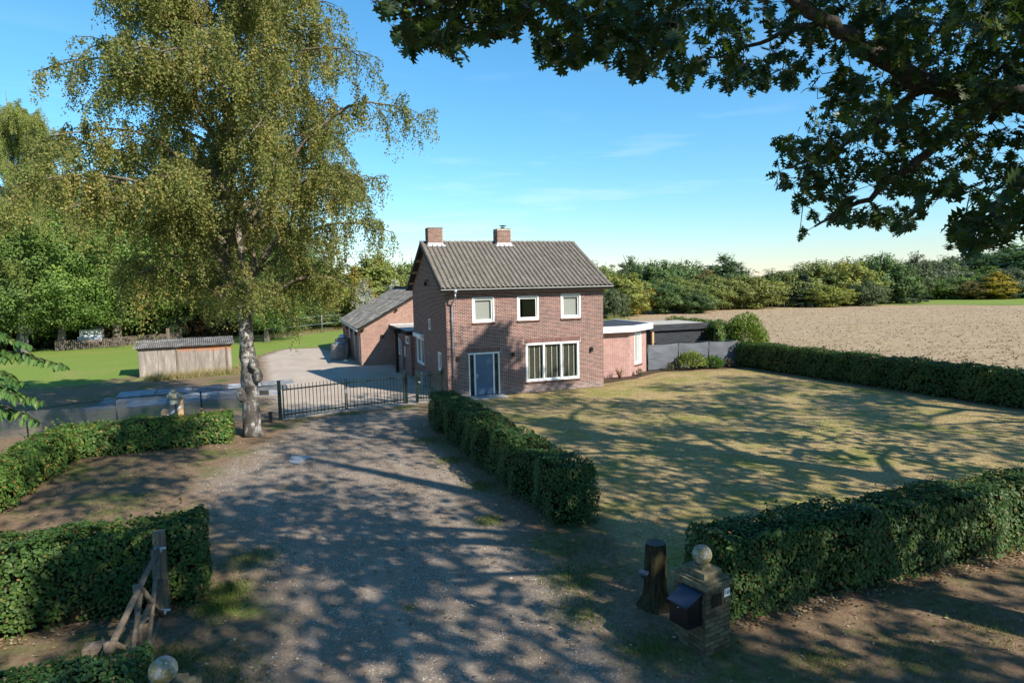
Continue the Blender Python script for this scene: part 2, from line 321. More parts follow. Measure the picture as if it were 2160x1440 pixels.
M['plank'] = g.done(g.pbr(c, 0.75, g.bump(n, 0.5, 0.01), 0.2))
g = NG('grey_screen_cloth'); v = g.pos(); n = g.noise(g.sc(v, 1, 1, 2.5), 0.9, 4, 0.5); c = g.ramp(n, [(0.3, (0.085, 0.092, 0.108)), (0.7, (0.13, 0.14, 0.16))])
M['screen'] = g.done(g.pbr(c, 0.6, g.bump(n, 0.6, 0.08), 0.3))
g = NG('weathered_wood'); v = g.pos(); n = g.noise(g.sc(v, 18, 18, 1.6), 1.0, 6, 0.7); c = g.ramp(n, [(0.3, (0.085, 0.062, 0.042)), (0.7, (0.235, 0.185, 0.135))])
M['wood'] = g.done(g.pbr(c, 0.85, g.bump(n, 0.5, 0.02), 0.15))
g = NG('lichen_stone'); v = g.co(); n = g.noise(v, 6, 6, 0.7); n2 = g.noise(v, 17, 5, 0.7); c = g.ramp(n, [(0.35, (0.13, 0.12, 0.095)), (0.6, (0.34, 0.32, 0.28))]); c = g.mix(g.mr(n2, 0.54, 0.6), c, (0.52, 0.48, 0.40)); c = g.mix(g.mr(n, 0.5, 0.42, 0, 0.8), c, (0.21, 0.17, 0.05))
M['lichen'] = g.done(g.pbr(c, 0.9, g.bump(n2, 0.5, 0.02), 0.1))
g = NG('birch_bark'); v = g.co(); w = g.sc(v, 2.2, 2.2, 9.0); n = g.noise(w, 1.1, 6, 0.75); n2 = g.noise(g.sc(v, 3, 3, 1.6), 1.0, 5, 0.7); z = g.n('ShaderNodeSeparateXYZ', {0: v}, 2)
c = g.ramp(n, [(0.36, (0.045, 0.038, 0.032)), (0.46, (0.33, 0.30, 0.27)), (0.62, (0.46, 0.44, 0.41))]); c = g.mix(g.mr(n2, 0.62, 0.48, 0, 0.92), c, (0.055, 0.047, 0.04)); c = g.mix(g.mr(z, 5.0, 9.0, 0, 0.5), c, (0.26, 0.215, 0.16))
M['birch_bark'] = g.done(g.pbr(c, 0.85, g.bump(n2, 0.9, 0.04), 0.15))
M['birch_limb'] = bark('birch_limb_bark', (0.06, 0.05, 0.036), (0.26, 0.22, 0.16), 6, 6)
M['bark'] = bark('brown_bark', (0.03, 0.025, 0.02), (0.105, 0.088, 0.07))
M['bark_shaded'] = bark('shade_grey_bark', (0.10, 0.085, 0.065), (0.20, 0.175, 0.135), 5, 1.5)  # maple bark, darkened: the shade of the wood is put into its tone
M['shaded_wood'] = plain('shade_grey_wood', (0.16, 0.13, 0.105), 0.9, 0.1, var=0.3, vs=4)  # grey picket wood, darkened: tree shade is put into the colour
M['twig'] = plain('twig', (0.07, 0.052, 0.036), 0.9, 0.1)
M['birch_leaf'] = foliage('birch_leaf', [(0.0, (0.11, 0.13, 0.038)), (0.45, (0.215, 0.23, 0.065)), (0.8, (0.31, 0.27, 0.085)), (1.0, (0.40, 0.28, 0.085))], 0.4, use_obj=True)
M['oak_leaf'] = foliage('oak_leaf', [(0.0, (0.018, 0.036, 0.010)), (0.7, (0.05, 0.085, 0.018)), (1.0, (0.11, 0.16, 0.035))], 0.36, spec=0.4, ro=0.4)
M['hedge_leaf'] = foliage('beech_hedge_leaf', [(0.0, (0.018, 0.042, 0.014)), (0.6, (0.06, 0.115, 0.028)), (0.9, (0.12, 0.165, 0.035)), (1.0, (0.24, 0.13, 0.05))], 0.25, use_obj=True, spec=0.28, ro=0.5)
M['tree_leaf'] = foliage('tree_leaf', [(0.0, (0.45, 0.50, 0.45)), (0.5, (0.95, 0.95, 0.9)), (1.0, (1.5, 1.35, 1.05))], 0.25, use_obj=True)
M['cherry_leaf'] = foliage('cherry_leaf', [(0.0, (0.035, 0.085, 0.02)), (0.7, (0.09, 0.17, 0.04)), (1.0, (0.17, 0.23, 0.06))], 0.28, spec=0.5, ro=0.35)
M['grass_blade'] = foliage('grass_blade', [(0.0, (0.06, 0.10, 0.015)), (0.5, (0.14, 0.19, 0.035)), (0.75, (0.26, 0.21, 0.09)), (1.0, (0.36, 0.28, 0.15))], 0.25)
M['litter'] = foliage('fallen_leaf', [(0.0, (0.09, 0.05, 0.025)), (0.6, (0.24, 0.15, 0.075)), (1.0, (0.42, 0.36, 0.27))], 0.1)
M['pebble'] = plain('pale_pebble', (0.52, 0.49, 0.45), 0.8, 0.2, var=0.3, vs=20)

# ------------------------------------------------------------------ the ground
def ground_sheet(name, poly, z, mat, res, fade):
    P = np.array(poly, float); lo = P.min(0) - fade; hi = P.max(0) + fade
    xs = np.arange(lo[0], hi[0] + res, res); ys = np.arange(lo[1], hi[1] + res, res)
    X, Y = np.meshgrid(xs, ys); px, py = X.ravel(), Y.ravel(); d = np.full(len(px), 1e9); n = len(P)
    for i in range(n):
        a = P[i]; e = P[(i + 1) % n] - a; t = np.clip(((px - a[0]) * e[0] + (py - a[1]) * e[1]) / (e @ e), 0, 1)
        d = np.minimum(d, np.hypot(px - a[0] - t * e[0], py - a[1] - t * e[1]))
    sd = np.where(in_poly(px, py, P), d, -d)
    nx, ny = len(xs), len(ys); idx = np.arange(nx * ny).reshape(ny, nx)
    q = np.stack([idx[:-1, :-1], idx[:-1, 1:], idx[1:, 1:], idx[1:, :-1]], -1).reshape(-1, 4)
    q = q[(sd[q] > -fade).all(1)]
    used = np.unique(q); mp = -np.ones(nx * ny, int); mp[used] = np.arange(len(used))
    V = np.stack([px, py, np.full(len(px), z)], 1)[used]
    me = mesh_u(name, V, mp[q], np.clip(0.5 + sd[used] / fade, -0.5, 1.6))
    return tag(link(name, me, None, mat), kind='structure')
S = 2500.0
tag(link('ground', mesh_u('ground', [(-S, -S, 0), (S, -S, 0), (S, S, 0), (-S, S, 0)], [(0, 1, 2, 3)]), None, M['ground']), kind='structure')
ground_sheet('forecourt', [(-14, -12), (40, -12), (30, 9.3), (29.4, 18), (28.4, 36), (16, 38), (5, 48), (-9, 46.5), (-16, 44), (-12, 30), (-9, 22)], 0.004, M['forecourt'], 0.5, 1.4)
GP = lambda *pts: [tuple(gpt(x, y)[:2]) for x, y in pts]
drive_poly = [(-0.9, -2)] + GP((560, 1440), (600, 1300), (540, 1190), (450, 1100), (420, 1020), (520, 960), (620, 905), (650, 880), (870, 860), (905, 935), (1000, 1030), (1075, 1110), (1160, 1200), (1290, 1330), (1350, 1440)) + [(4.6, 4), (4.6, -2)]
ground_sheet('driveway', drive_poly, 0.012, M['drive'], 0.22, 1.3)
yard_poly = GP((600, 884), (572, 830), (562, 780), (556, 752), (600, 737), (675, 734), (722, 748)) + [(4.8, 50), (4.8, 47.8), (7.1, 47.6), (7.3, 33)] + GP((938, 842), (880, 853), (730, 868))
ground_sheet('yard', yard_poly, 0.016, M['yard'], 0.4, 0.9)
lawn_poly = [(6.4, 10.3), (7.0, 13.8), (6.3, 20), (6.5, 30.6), (8, 31.6), (16.3, 31.6), (17.6, 32.7), (19.6, 33.2), (22, 34.6), (27, 33.9), (27.6, 28), (28.6, 18), (29.3, 10.2), (14, 10.3)]
ground_sheet('front_lawn', lawn_poly, 0.008, M['lawn'], 0.35, 0.8)
ground_sheet('back_lawn', [(-60, 47), (-12, 46.5), (-9.6, 50.8), (-3.4, 51), (-2, 46), (2, 50), (4.7, 56), (4.7, 64), (9, 95), (-6, 84), (-30, 77), (-60, 72)], 0.008, M['lush'], 0.8, 1.6)
ground_sheet('flower_bed', [(16.3, 32.4), (19.3, 33.5), (21.6, 35.0), (25, 34.7), (27.8, 34.0), (27.6, 36), (21.4, 36.3), (19.2, 34.5), (16.3, 34.5)], 0.014, M['soil'], 0.2, 0.4)
ground_sheet('plowed_field', [(30.6, -30), (30.6, 34), (31.5, 40), (36, 52), (49, 90), (70, 110), (101, 108), (107, 91), (117, 76), (172, 14), (212, -36)], 0.010, M['field'], 1.5, 2.5)
ground_sheet('meadow', [(104, 114), (112, 95), (122, 80), (178, 18), (320, -20), (320, 200), (150, 210)], 0.008, M['meadow'], 3.0, 4.0)

# ------------------------------------------------------------------ walls and bricks
EX, EY, EZ = np.array([1., 0, 0]), np.array([0, 1., 0]), np.array([0, 0, 1.])
def rect_cells(u0, u1, z0, z1, ops):
    us = sorted({u0, u1, *[o[0] for o in ops], *[o[1] for o in ops]}); zs = sorted({z0, z1, *[o[2] for o in ops], *[o[3] for o in ops]}); out = []
    for i in range(len(us) - 1):
        run = None
        for j in range(len(zs) - 1):
            cu, cz = (us[i] + us[i + 1]) / 2, (zs[j] + zs[j + 1]) / 2
            hole = any(o[0] < cu < o[1] and o[2] < cz < o[3] for o in ops)
            if not hole: run = (run[0], zs[j + 1]) if run else (zs[j], zs[j + 1])
            if (hole or j == len(zs) - 2) and run: out.append((us[i], us[i + 1], *run)); run = None
    return out
def wall_obj(name, O, U, N, u0, u1, z0, z1, ops, th, mat, parent):
    O = np.array(O, float); cells = rect_cells(u0, u1, z0, z1, ops)
    C = [O + U * (a + b) / 2 + EZ * (c + d) / 2 - N * th / 2 for a, b, c, d in cells]; H = [((b - a) / 2, (d - c) / 2, th / 2) for a, b, c, d in cells]
    V, Fq = boxes(C, H, U, EZ, N)
    return link(name, mesh_u(name, V - wloc(parent), Fq), parent, mat)
def brick_field(O, U, N, u0, u1, z0, z1, ops, lim=None, bl=0.207, bh=0.052, jt=0.0195, proud=0.006, soldier=(), seed=0):
    rg = np.random.default_rng(seed); O = np.array(O, float); C = []; H = []; full = []
    rows = int((z1 - z0) / (bh + jt))
    block = list(ops) + [(a - 0.1, b + 0.1, c, c + 0.165) for a, b, c in soldier]
    for r in range(rows):
        zc = z0 + r * (bh + jt) + bh / 2; a0, b0 = (u0, u1) if lim is None else lim(zc)
        if b0 - a0 < 0.06: continue
        iv = [(a0, b0)]
        for o in block:
            if o[2] - 0.02 < zc < o[3] + 0.02:
                nv = []
                for a, b in iv:
                    if o[1] <= a or o[0] >= b: nv.append((a, b)); continue
                    if o[0] > a: nv.append((a, o[0]))
                    if o[1] < b: nv.append((o[1], b))
                iv = nv
        off = (0.5 if r % 2 else 0.0) * (bl + jt)
        for a, b in iv:
            k0 = math.floor((a - u0 - off) / (bl + jt)); k1 = math.ceil((b - u0 - off) / (bl + jt))
            for k in range(k0, k1 + 1):
                s = u0 + off + k * (bl + jt); e = s + bl; cs, ce = max(s, a + 0.003), min(e, b - 0.003)
                if ce - cs < 0.035: continue
                C.append(O + U * (cs + ce) / 2 + EZ * zc + N * (proud / 2 - 0.01 + rg.uniform(-0.001, 0.001))); H.append(((ce - cs) / 2, bh / 2, proud / 2 + 0.01)); full.append(ce - cs > bl - 0.004)
    for a, b, c in soldier:
        n = int((b - a + 0.2) / 0.067)
        for k in range(n):
            C.append(O + U * (a - 0.1 + 0.033 + k * 0.067) + EZ * (c + 0.105) + N * (proud / 2 - 0.01)); H.append((0.0265, 0.1, proud / 2 + 0.01)); full.append(False)
    return np.array(C), np.array(H), rg.random(len(C)), np.array(full)
def bricks_obj(name, C, H, t, U, N, mat, parent, kind=None):
    V, Fq = boxes(C, H, U, EZ, N); return link(name, mesh_u(name, V - wloc(parent), Fq, np.repeat(t, 8)), parent, mat, kind)
def window_unit(parent, O, U, N, u0, u1, z0, z1, fw=0.09, mull=(), sash=0.05, set_in=0.06, sill=True, blind=None, pname='window'):
    """frame, sashes and panes in a wall opening; O on the wall plane, N outward"""
    O = np.array(O, float); P = wloc(parent); fo = None
    def pc(name, rects, d0, d1, mat, par):
        C = [O + U * (a + b) / 2 + EZ * (c + d) / 2 + N * (d0 + d1) / 2 for a, b, c, d in rects]; H = [((b - a) / 2, (d - c) / 2, abs(d1 - d0) / 2) for a, b, c, d in rects]
        V, Fq = boxes(C, H, U, EZ, N); return link(name, mesh_u(name, V - wloc(par), Fq), par, mat)
    cols = [u0 + fw] + [x for m in mull for x in (m - fw * 0.42, m + fw * 0.42)] + [u1 - fw]
    fr = [(u0, u1, z0, z0 + fw), (u0, u1, z1 - fw, z1), (u0, u0 + fw, z0 + fw, z1 - fw), (u1 - fw, u1, z0 + fw, z1 - fw)] + [(m - fw * 0.42, m + fw * 0.42, z0 + fw, z1 - fw) for m in mull]
    w = pc(pname, fr, -set_in - 0.07, 0.012 - set_in * 0.2, M['white'], parent)
    for i in range(0, len(cols), 2):
        a, b, c, d = cols[i], cols[i + 1], z0 + fw, z1 - fw
        if sash: pc('sash', [(a, b, c, c + sash), (a, b, d - sash, d), (a, a + sash, c + sash, d - sash), (b - sash, b, c + sash, d - sash)], -set_in - 0.05, -set_in + 0.0, M['white'], w)
        a, b, c, d = a + sash, b - sash, c + sash, d - sash
        pv = [O + U * p + EZ * q - N * (set_in + 0.028) - P for p, q in ((a, c), (b, c), (b, d), (a, d))]; link('pane', mesh_u('pane', pv, [(0, 1, 2, 3)]), w, M['glass'])
        if blind == 'grey': pc('roller_blind', [(a - 0.02, b + 0.02, c - 0.02, d + 0.02)], -set_in - 0.115, -set_in - 0.11, M['blind_grey'], w)
        if blind == 'slats':
            n = int((d - c) / 0.05); V, Fq = boxes([O + U * (a + b) / 2 + EZ * (c + 0.025 + k * 0.05) - N * (set_in + 0.14) for k in range(n)], [((b - a) / 2, 0.024, 0.002)] * n, U, EZ * 0.9 + N * 0.43, N * 0.9 - EZ * 0.43)
            bo = link('venetian_blind', mesh_u('venetian_blind', V - P, Fq), w, M['slat'])
            for q in (0.12, 0.5, 0.86): pc('ladder_tape', [(a + (b - a) * q - 0.022, a + (b - a) * q + 0.022, c, d)], -set_in - 0.108, -set_in - 0.105, M['tape'], bo)
    if sill: pc('window_sill', [(u0 - 0.03, u1 + 0.03, z0 - 0.075, z0 - 0.002)], -0.05, 0.075, M['sill'], w)
    return w

# ------------------------------------------------------------------ the brick house
X0, X1, YF, YB, ZR = 7.478, 16.183, 31.8, 40.76, 8.107
YR = (YF + YB) / 2; OV = 0.43; EAVE = 5.53; SL = (ZR - EAVE) / (YR - YF + OV)
roof_z = lambda y: ZR - SL * abs(y - YR)
house = thing('brick_house', 'two-storey red brick house with a grey tiled gable roof and blue front door', 'house', (X0, YF, 0))
ops_f = [(8.84 - X0, 10.01 - X0, 3.78, 5.07), (11.26 - X0, 12.45 - X0, 3.80, 5.07), (13.71 - X0, 14.86 - X0, 3.82, 5.09), (8.575 - X0, 10.225 - X0, 0.04, 2.24), (11.685 - X0, 14.734 - X0, 0.56, 2.585)]
WT = 5.72
fw = wall_obj('front_wall', (X0, YF, 0), EX, -EY, 0, X1 - X0, 0, WT, ops_f, 0.3, M['mortar'], house)
C, H, t, full = brick_field((X0, YF, 0), EX, -EY, 0.0, X1 - X0, 0.0, WT, ops_f, soldier=[(8.575 - X0, 10.225 - X0, 2.25), (11.685 - X0, 14.734 - X0, 2.595)], seed=3)
dist = np.linalg.norm(C - [0, 0, CAM_H], axis=1); vis = full & (C[:, 2] > 1.5); order = np.argsort(np.where(vis, dist, 1e9))[:300]
single = np.zeros(len(C), bool); single[order] = True
bricks_obj('brickwork', C[~single], H[~single], t[~single], EX, -EY, M['brick'], fw, 'stuff')
bvar = []
for k in range(6):
    V, Fq = boxes([(0, 0, 0)], [(0.1035, 0.026, 0.013)], EX, EZ, -EY); me = mesh_u('brick', V, Fq, np.full(8, (k + 0.5) / 6)); me.materials.append(M['brick']); bvar.append(me)
for i in order:
    o = link('brick', bvar[int(t[i] * 6) % 6], fw); o.location = C[i] - wloc(house)
# side walls with gables
def gable_lim(z, y0=0.0):
    if z < WT: return (0, YB - YF)
    d = (z - WT) / SL; return (max(0, d - 0.05), YB - YF - max(0, d - 0.05))
for side, nm in ((0, 'left_wall'), (1, 'right_wall')):
    xw = X0 + 0.3 if side == 0 else X1 - 0.3; N = -EX if side == 0 else EX; xo = X0 if side == 0 else X1
    ops = [(35.6 - YF, 36.2 - YF, 3.26, 3.86), (37.72 - YF, 39.95 - YF, 0.98, 2.58), (33.15 - YF, 33.95 - YF, 1.2, 2.2)] if side == 0 else []
    w = wall_obj(nm, (xo, YF, 0), EY, N, 0.3, YB - YF, 0, WT, ops, 0.3, M['mortar'], house)
    gb = MB(); xa, xb = sorted((xo, xo - N[0] * 0.3)); yy = [(YF + 0.05, WT), (YB - 0.05, WT), (YR, roof_z(YR) - 0.2)]
    gb.add([(xa, y, z) for y, z in yy] + [(xb, y, z) for y, z in yy], [(0, 1, 2), (5, 4, 3), (0, 3, 4, 1), (1, 4, 5, 2), (2, 5, 3, 0)]); gb.build('gable', M['mortar'], w)
    C, H, t, full = brick_field((xo, YF, 0), EY, N, 0.0, YB - YF, 0.0, ZR - 0.25, ops, lim=gable_lim, seed=5 + side)
    bricks_obj('brickwork', C, H, t, EY, N, M['brick'], w, 'stuff')
MB().box(X0 + 0.3, X1 - 0.3, YB - 0.3, YB, 0, WT).build('back_wall', M['brick'], house)
MB().box(X0 + 0.3, X1 - 0.3, YF + 0.3, YB - 0.3, 2.75, 2.95).build('upper_floor', M['darkwood'], house)
for k, o in enumerate(ops_f[:3]): window_unit(house, (X0, YF, 0), EX, -EY, *o, fw=0.085, sash=0.075, blind='grey' if k != 1 else None)
window_unit(house, (X0, YF, 0), EX, -EY, *ops_f[4], fw=0.1, mull=(12.70 - X0, 13.70 - X0), sash=0.03, blind='slats')
sl = window_unit(house, (X0, YF, 0), EY, -EX, 35.6 - YF, 36.2 - YF, 3.26, 3.86, fw=0.06, sash=0, sill=False)
window_unit(house, (X0, YF, 0), EY, -EX, 37.72 - YF, 39.95 - YF, 0.98, 2.58, fw=0.09, mull=(38.8 - YF,), sash=0.04)
window_unit(house, (X0, YF, 0), EY, -EX, 33.15 - YF, 33.95 - YF, 1.2, 2.2, fw=0.08, sash=0.04)
MB().box(X0 - 0.2, X0 - 0.002, 37.6, 40.1, 2.62, 2.84).build('awning_box', M['white'], house)
# front door
df = MB()
for a, b, c, d in [(8.575, 8.64, 0.04, 2.24), (8.86, 8.935, 0.04, 2.24), (9.865, 9.94, 0.04, 2.24), (10.16, 10.225, 0.04, 2.24)]: df.box(a, b, YF - 0.01, YF + 0.1, c, d - 0.075)
df.box(8.575, 10.225, YF - 0.012, YF + 0.1, 2.165, 2.24)
dfr = df.build('door_frame', M['white'], house)
for a, b in ((8.64, 8.86), (9.94, 10.16)):
    MB().add([(a, YF + 0.05, 0.06), (b, YF + 0.05, 0.06), (b, YF + 0.05, 2.165), (a, YF + 0.05, 2.165)], [(0, 1, 2, 3)]).build('side_light', M['glass'], dfr); MB().box(a, b, YF + 0.1, YF + 0.11, 0.06, 2.165).build('side_light_panel', M['black'], dfr)
door = MB().box(8.935, 9.865, YF + 0.03, YF + 0.08, 0.07, 2.165).build('front_door', M['blue_door'], house)
MB().box(8.575, 10.225, YF - 0.03, YF + 0.1, 0.0, 0.065).build('threshold', M['black'], dfr)
hd = MB(); hd.box(8.98, 9.02, YF + 0.005, YF + 0.03, 0.92, 1.18); hd.tube([(9.0, YF + 0.02, 1.08), (9.0, YF - 0.035, 1.08), (9.12, YF - 0.035, 1.08)], 0.012, 6); hd.build('door_handle', M['gutter'], door)
MB().box(8.5, 10.35, YF - 0.95, YF - 0.03, 0.0, 0.05).build('doorstep_slab', M['stone'], house)
for x, z in ((8.02, 2.01), (10.94, 2.07), (15.45, 2.10)):
    l = MB().box(x - 0.06, x + 0.06, YF - 0.14, YF - 0.02, z - 0.11, z + 0.11).box(x - 0.045, x + 0.045, YF - 0.022, YF - 0.004, z - 0.06, z + 0.06).build('wall_lamp', M['black'], house)
fl = MB().box(X0 - 0.24, X0 - 0.1, 35.8, 36.0, 5.68, 5.9).tube([(X0 - 0.01, 35.7, 6.0), (X0 - 0.16, 35.85, 5.98), (X0 - 0.17, 35.9, 5.85)], 0.025, 6).build('flood_light', M['black'], house)
# roof
RX0, RX1 = X0 - 0.32, X1 + 0.36
rf = MB(); th = 0.1; pr = [(YF - OV + 0.04, roof_z(YF - OV) - 0.03), (YR, ZR - 0.06), (YB + OV - 0.04, roof_z(YB + OV) - 0.03), (YB + OV - 0.04, roof_z(YB + OV) - 0.15), (YR, ZR - 0.18), (YF - OV + 0.04, roof_z(YF - OV) - 0.15)]
rf.add([(RX0 + 0.04, y, z) for y, z in pr] + [(RX1 - 0.04, y, z) for y, z in pr], [(0, 1, 4, 5), (1, 2, 3, 4), (11, 10, 7, 6), (10, 9, 8, 7), (0, 6, 7, 1), (1, 7, 8, 2), (5, 4, 10, 11), (4, 3, 9, 10), (0, 5, 11, 6), (2, 8, 9, 3)])
roof = rf.build('roof', M['verge'], house)
for xx in (RX0 + 0.015, RX1 - 0.015):
    for s in (-1, 1): MB().bar((xx, YR + s * 0.02, ZR - 0.1), (xx, YR + s * (YR - YF + OV), roof_z(YF - OV) - 0.1), 0.035, 0.2).build('verge_board', M['verge'], roof)
for s in (-1, 1):
    for q in (0.3, 0.55, 0.8):
        y = YR + s * q * (YR - YF + OV); MB().box(RX0 + 0.045, X0 - 0.006, y - 0.05, y + 0.05, roof_z(y) - 0.29, roof_z(y) - 0.155).build('purlin_end', M['timber'] if s > 0 else M['white'], roof)
NCOL, NROW = 36, 16; TW = (RX1 - RX0) / NCOL; sl_len = math.hypot(YR - YF + OV, ZR - EAVE); RL = (sl_len - 0.08) / NROW
kx = 9; tv = []
prof = [(q, 0.008 + 0.075 * max(0.0, math.cos((q - 0.3) * 2 * math.pi * 0.8)) ** 0.8) for q in np.linspace(0, 1.06, kx)]
for yv, lift in ((0.0, 0.02), (RL * 1.12, 0.004)):
    for q, h in prof: tv.append((q * TW, yv, h + lift))
for q, h in prof: tv.append((q * TW, 0.002, h - 0.004))
tf = [(i, i + 1, kx + i + 1, kx + i) for i in range(kx - 1)] + [(2 * kx + i, 2 * kx + i + 1, i + 1, i) for i in range(kx - 1)]
tile_me = mesh_u('roof_tile', tv, tf, smooth=False); tile_me.materials.append(M['tile'])
ang = math.atan(SL); ca, sa = math.cos(ang), math.sin(ang)
tl = []
for s in (0, 1):
    for r in range(NROW):
        for k in range(NCOL):
            d0 = r * RL
            x = RX0 + k * TW; y = YF - OV + d0 * ca; z = EAVE + d0 * sa
            if s == 0 and ((7.44 < x + TW / 2 < 8.36) or (11.4 < x + TW / 2 < 12.4)) and r >= NROW - 1: continue
            tl.append((s, r, k, x, y, z))
ones = [q for q in tl if q[0] == 0][:300]; rest = tl[len(ones):]
jit = lambda a: RNG.normal(0, a)
for s, r, k, x, y, z in ones:
    o = link('roof_tile', tile_me, roof); o.location = np.array([x, y, z + jit(0.003)]) - wloc(house); o.rotation_euler = (ang + jit(0.008), jit(0.006), jit(0.004))
TV = np.array(tv); TF = np.array(tf); VV = []; FF = []
for i, (s, r, k, x, y, z) in enumerate(rest):
    a = ang + jit(0.008); p = np.stack([TV[:, 0], TV[:, 1] * math.cos(a) - TV[:, 2] * math.sin(a), TV[:, 1] * math.sin(a) + TV[:, 2] * math.cos(a)], 1) + [x, y, z + jit(0.003)]
    if s: p[:, 1] = 2 * YR - p[:, 1]
    VV.append(p - wloc(house)); FF.append(TF + i * len(TV))
link('tile_field', mesh_u('tile_field', np.concatenate(VV), np.concatenate(FF), np.repeat(RNG.random(len(rest)), len(TV))), roof, M['tile'], 'stuff')
nr = 28; rl = (RX1 - RX0) / nr
rme = MB()
for e, (xx, rr) in enumerate(((0, 0.125), (rl * 1.06, 0.112))): pass
rv = [(xx, rr * math.cos(t_), rr * 0.75 * math.sin(t_) + dz) for xx, rr, dz in ((0, 0.13, 0.012), (rl * 1.06, 0.115, 0.0)) for t_ in np.linspace(-0.15, math.pi + 0.15, 9)]
rv += [(0.001, 0.11 * math.cos(t_), 0.11 * 0.75 * math.sin(t_)) for t_ in np.linspace(-0.15, math.pi + 0.15, 9)]
rfc = [(i, i + 1, 10 + i, 9 + i) for i in range(8)] + [(18 + i, 19 + i, i + 1, i) for i in range(8)]
ridge_me = mesh_u('ridge_tile', rv, rfc, smooth=False); ridge_me.materials.append(M['tile'])
for k in range(nr):
    o = link('ridge_tile', ridge_me, roof); o.location = np.array([RX0 + k * rl, YR, ZR - 0.02 + jit(0.004)]) - wloc(house)
# gutter, downpipe
gp = [(0.065 * math.cos(a), 0.065 * math.sin(a)) for a in np.linspace(math.pi, 2 * math.pi, 7)]; gy, gz = YF - OV - 0.05, EAVE - 0.03
gv = [(x, gy + u, gz + w) for x in (RX0 - 0.02, RX1 + 0.02) for u, w in gp] + [(x, gy + u * 0.86, gz + w * 0.86) for x in (RX0 - 0.02, RX1 + 0.02) for u, w in gp]
gf = [(i, i + 1, 8 + i, 7 + i) for i in range(6)] + [(14 + i, 21 + i, 22 + i, 15 + i) for i in range(6)] + [(0, 7, 21, 14), (6, 20, 27, 13)] + [tuple(range(7)), tuple(range(7, 14))]
gut = MB().add(gv, gf).build('gutter', M['gutter'], roof)
MB().box(RX0 + 0.05, RX1 - 0.05, YF - OV + 0.03, YF - OV + 0.06, EAVE - 0.2, EAVE - 0.02).build('fascia_board', M['verge'], roof)
MB().box(X0, X1, YF - OV + 0.06, YF - 0.012, EAVE - 0.2, EAVE - 0.17).build('soffit', M['verge'], roof)
dp = MB(); xd = 7.76; dp.lathe((xd + 0.1, gy, gz - 0.27), [(0.035, 0), (0.04, 0.05), (0.1, 0.14), (0.1, 0.24)], 10); dp.tube([(xd + 0.1, gy, gz - 0.25), (xd + 0.1, gy, gz - 0.38), (xd, YF - 0.08, gz - 0.75), (xd, YF - 0.08, gz - 0.95), (xd, YF - 0.08, 0.0)], 0.042, 10)
dpo = dp.build('downpipe', M['zinc'], house)
for z in (1.2, 2.6, 4.0): MB().box(xd - 0.06, xd + 0.06, YF - 0.13, YF - 0.004, z, z + 0.035).build('pipe_bracket', M['zinc'], dpo)
# chimneys
def chimney(x0, x1, y0, y1, zt, cowl, lab):
    c = MB().box(x0, x1, y0, y1, 7.2, zt).build('chimney', M['mortar'], house); c['label'] = lab
    for O, U, N, L in (((x0, y0, 7.2), EX, -EY, x1 - x0), ((x0, y0, 7.2), EY, -EX, y1 - y0), ((x1, y0, 7.2), EY, EX, y1 - y0), ((x0, y1, 7.2), EX, EY, x1 - x0)):
        C, H, t, _ = brick_field(O, U, N, 0.0, L, 0.0, zt - 7.2, [], seed=int(x0 * 9)); bricks_obj('brickwork', C, H, t, U, N, M['brick_ch'], c, 'stuff')
    f = MB(); zb = roof_z(y0)
    f.box(x0 - 0.012, x1 + 0.012, y0 - 0.02, y0 - 0.009, zb - 0.05, zb + 0.16); f.add([(x0 - 0.14, y0 - 0.25, zb - 0.045), (x1 + 0.14, y0 - 0.25, zb - 0.045), (x1 + 0.05, y0 - 0.01, zb + 0.09), (x0 - 0.05, y0 - 0.01, zb + 0.09)], [(0, 1, 2, 3)])
    for xx, s in ((x0, -1), (x1, 1)):
        xa, xb = sorted((xx + s * 0.009, xx + s * 0.02)); f.add([(xa, y0 - 0.02, zb - 0.05), (xa, YR, ZR - 0.03), (xa, YR, ZR + 0.12), (xa, y0 - 0.02, zb + 0.16), (xb, y0 - 0.02, zb - 0.05), (xb, YR, ZR - 0.03), (xb, YR, ZR + 0.12), (xb, y0 - 0.02, zb + 0.16)], [(0, 1, 2, 3), (7, 6, 5, 4), (0, 4, 5, 1), (3, 2, 6, 7), (0, 3, 7, 4)])
    f.build('flashing', M['lead'], c)
    MB().box(x0 - 0.01, x1 + 0.01, y0 - 0.01, y1 + 0.01, zt, zt + 0.035).build('chimney_cap', M['brick_ch'] if not cowl else M['lichen'], c)
    if cowl:
        k = MB(); cx, cy = (x0 + x1) / 2 + 0.05, (y0 + y1) / 2; k.tube([(cx, cy, zt + 0.03), (cx, cy, zt + 0.13)], 0.11, 10); k.lathe((cx, cy, zt + 0.2), [(0.21, 0), (0.2, 0.03), (0.02, 0.06)], 12)
        for a in range(4): k.box(cx + 0.09 * math.cos(a * 1.57) - 0.01, cx + 0.09 * math.cos(a * 1.57) + 0.01, cy + 0.09 * math.sin(a * 1.57) - 0.01, cy + 0.09 * math.sin(a * 1.57) + 0.01, zt + 0.13, zt + 0.21)
        k.build('chimney_cowl', M['black'], c)
chimney(7.55, 8.38, 35.85, 36.6, 8.85, False, 'plain brick chimney at the gable end')
chimney(11.56, 12.39, 35.85, 36.6, 8.82, True, 'brick chimney with a metal cowl')
MB().box(X0 - 0.42, X0 - 0.02, 36.1, 36.9, 0, 0.75).box(X0 - 0.4, X0 - 0.04, 36.15, 36.85, 0.75, 0.79).build('meter_cabinet', M['zinc'], house)

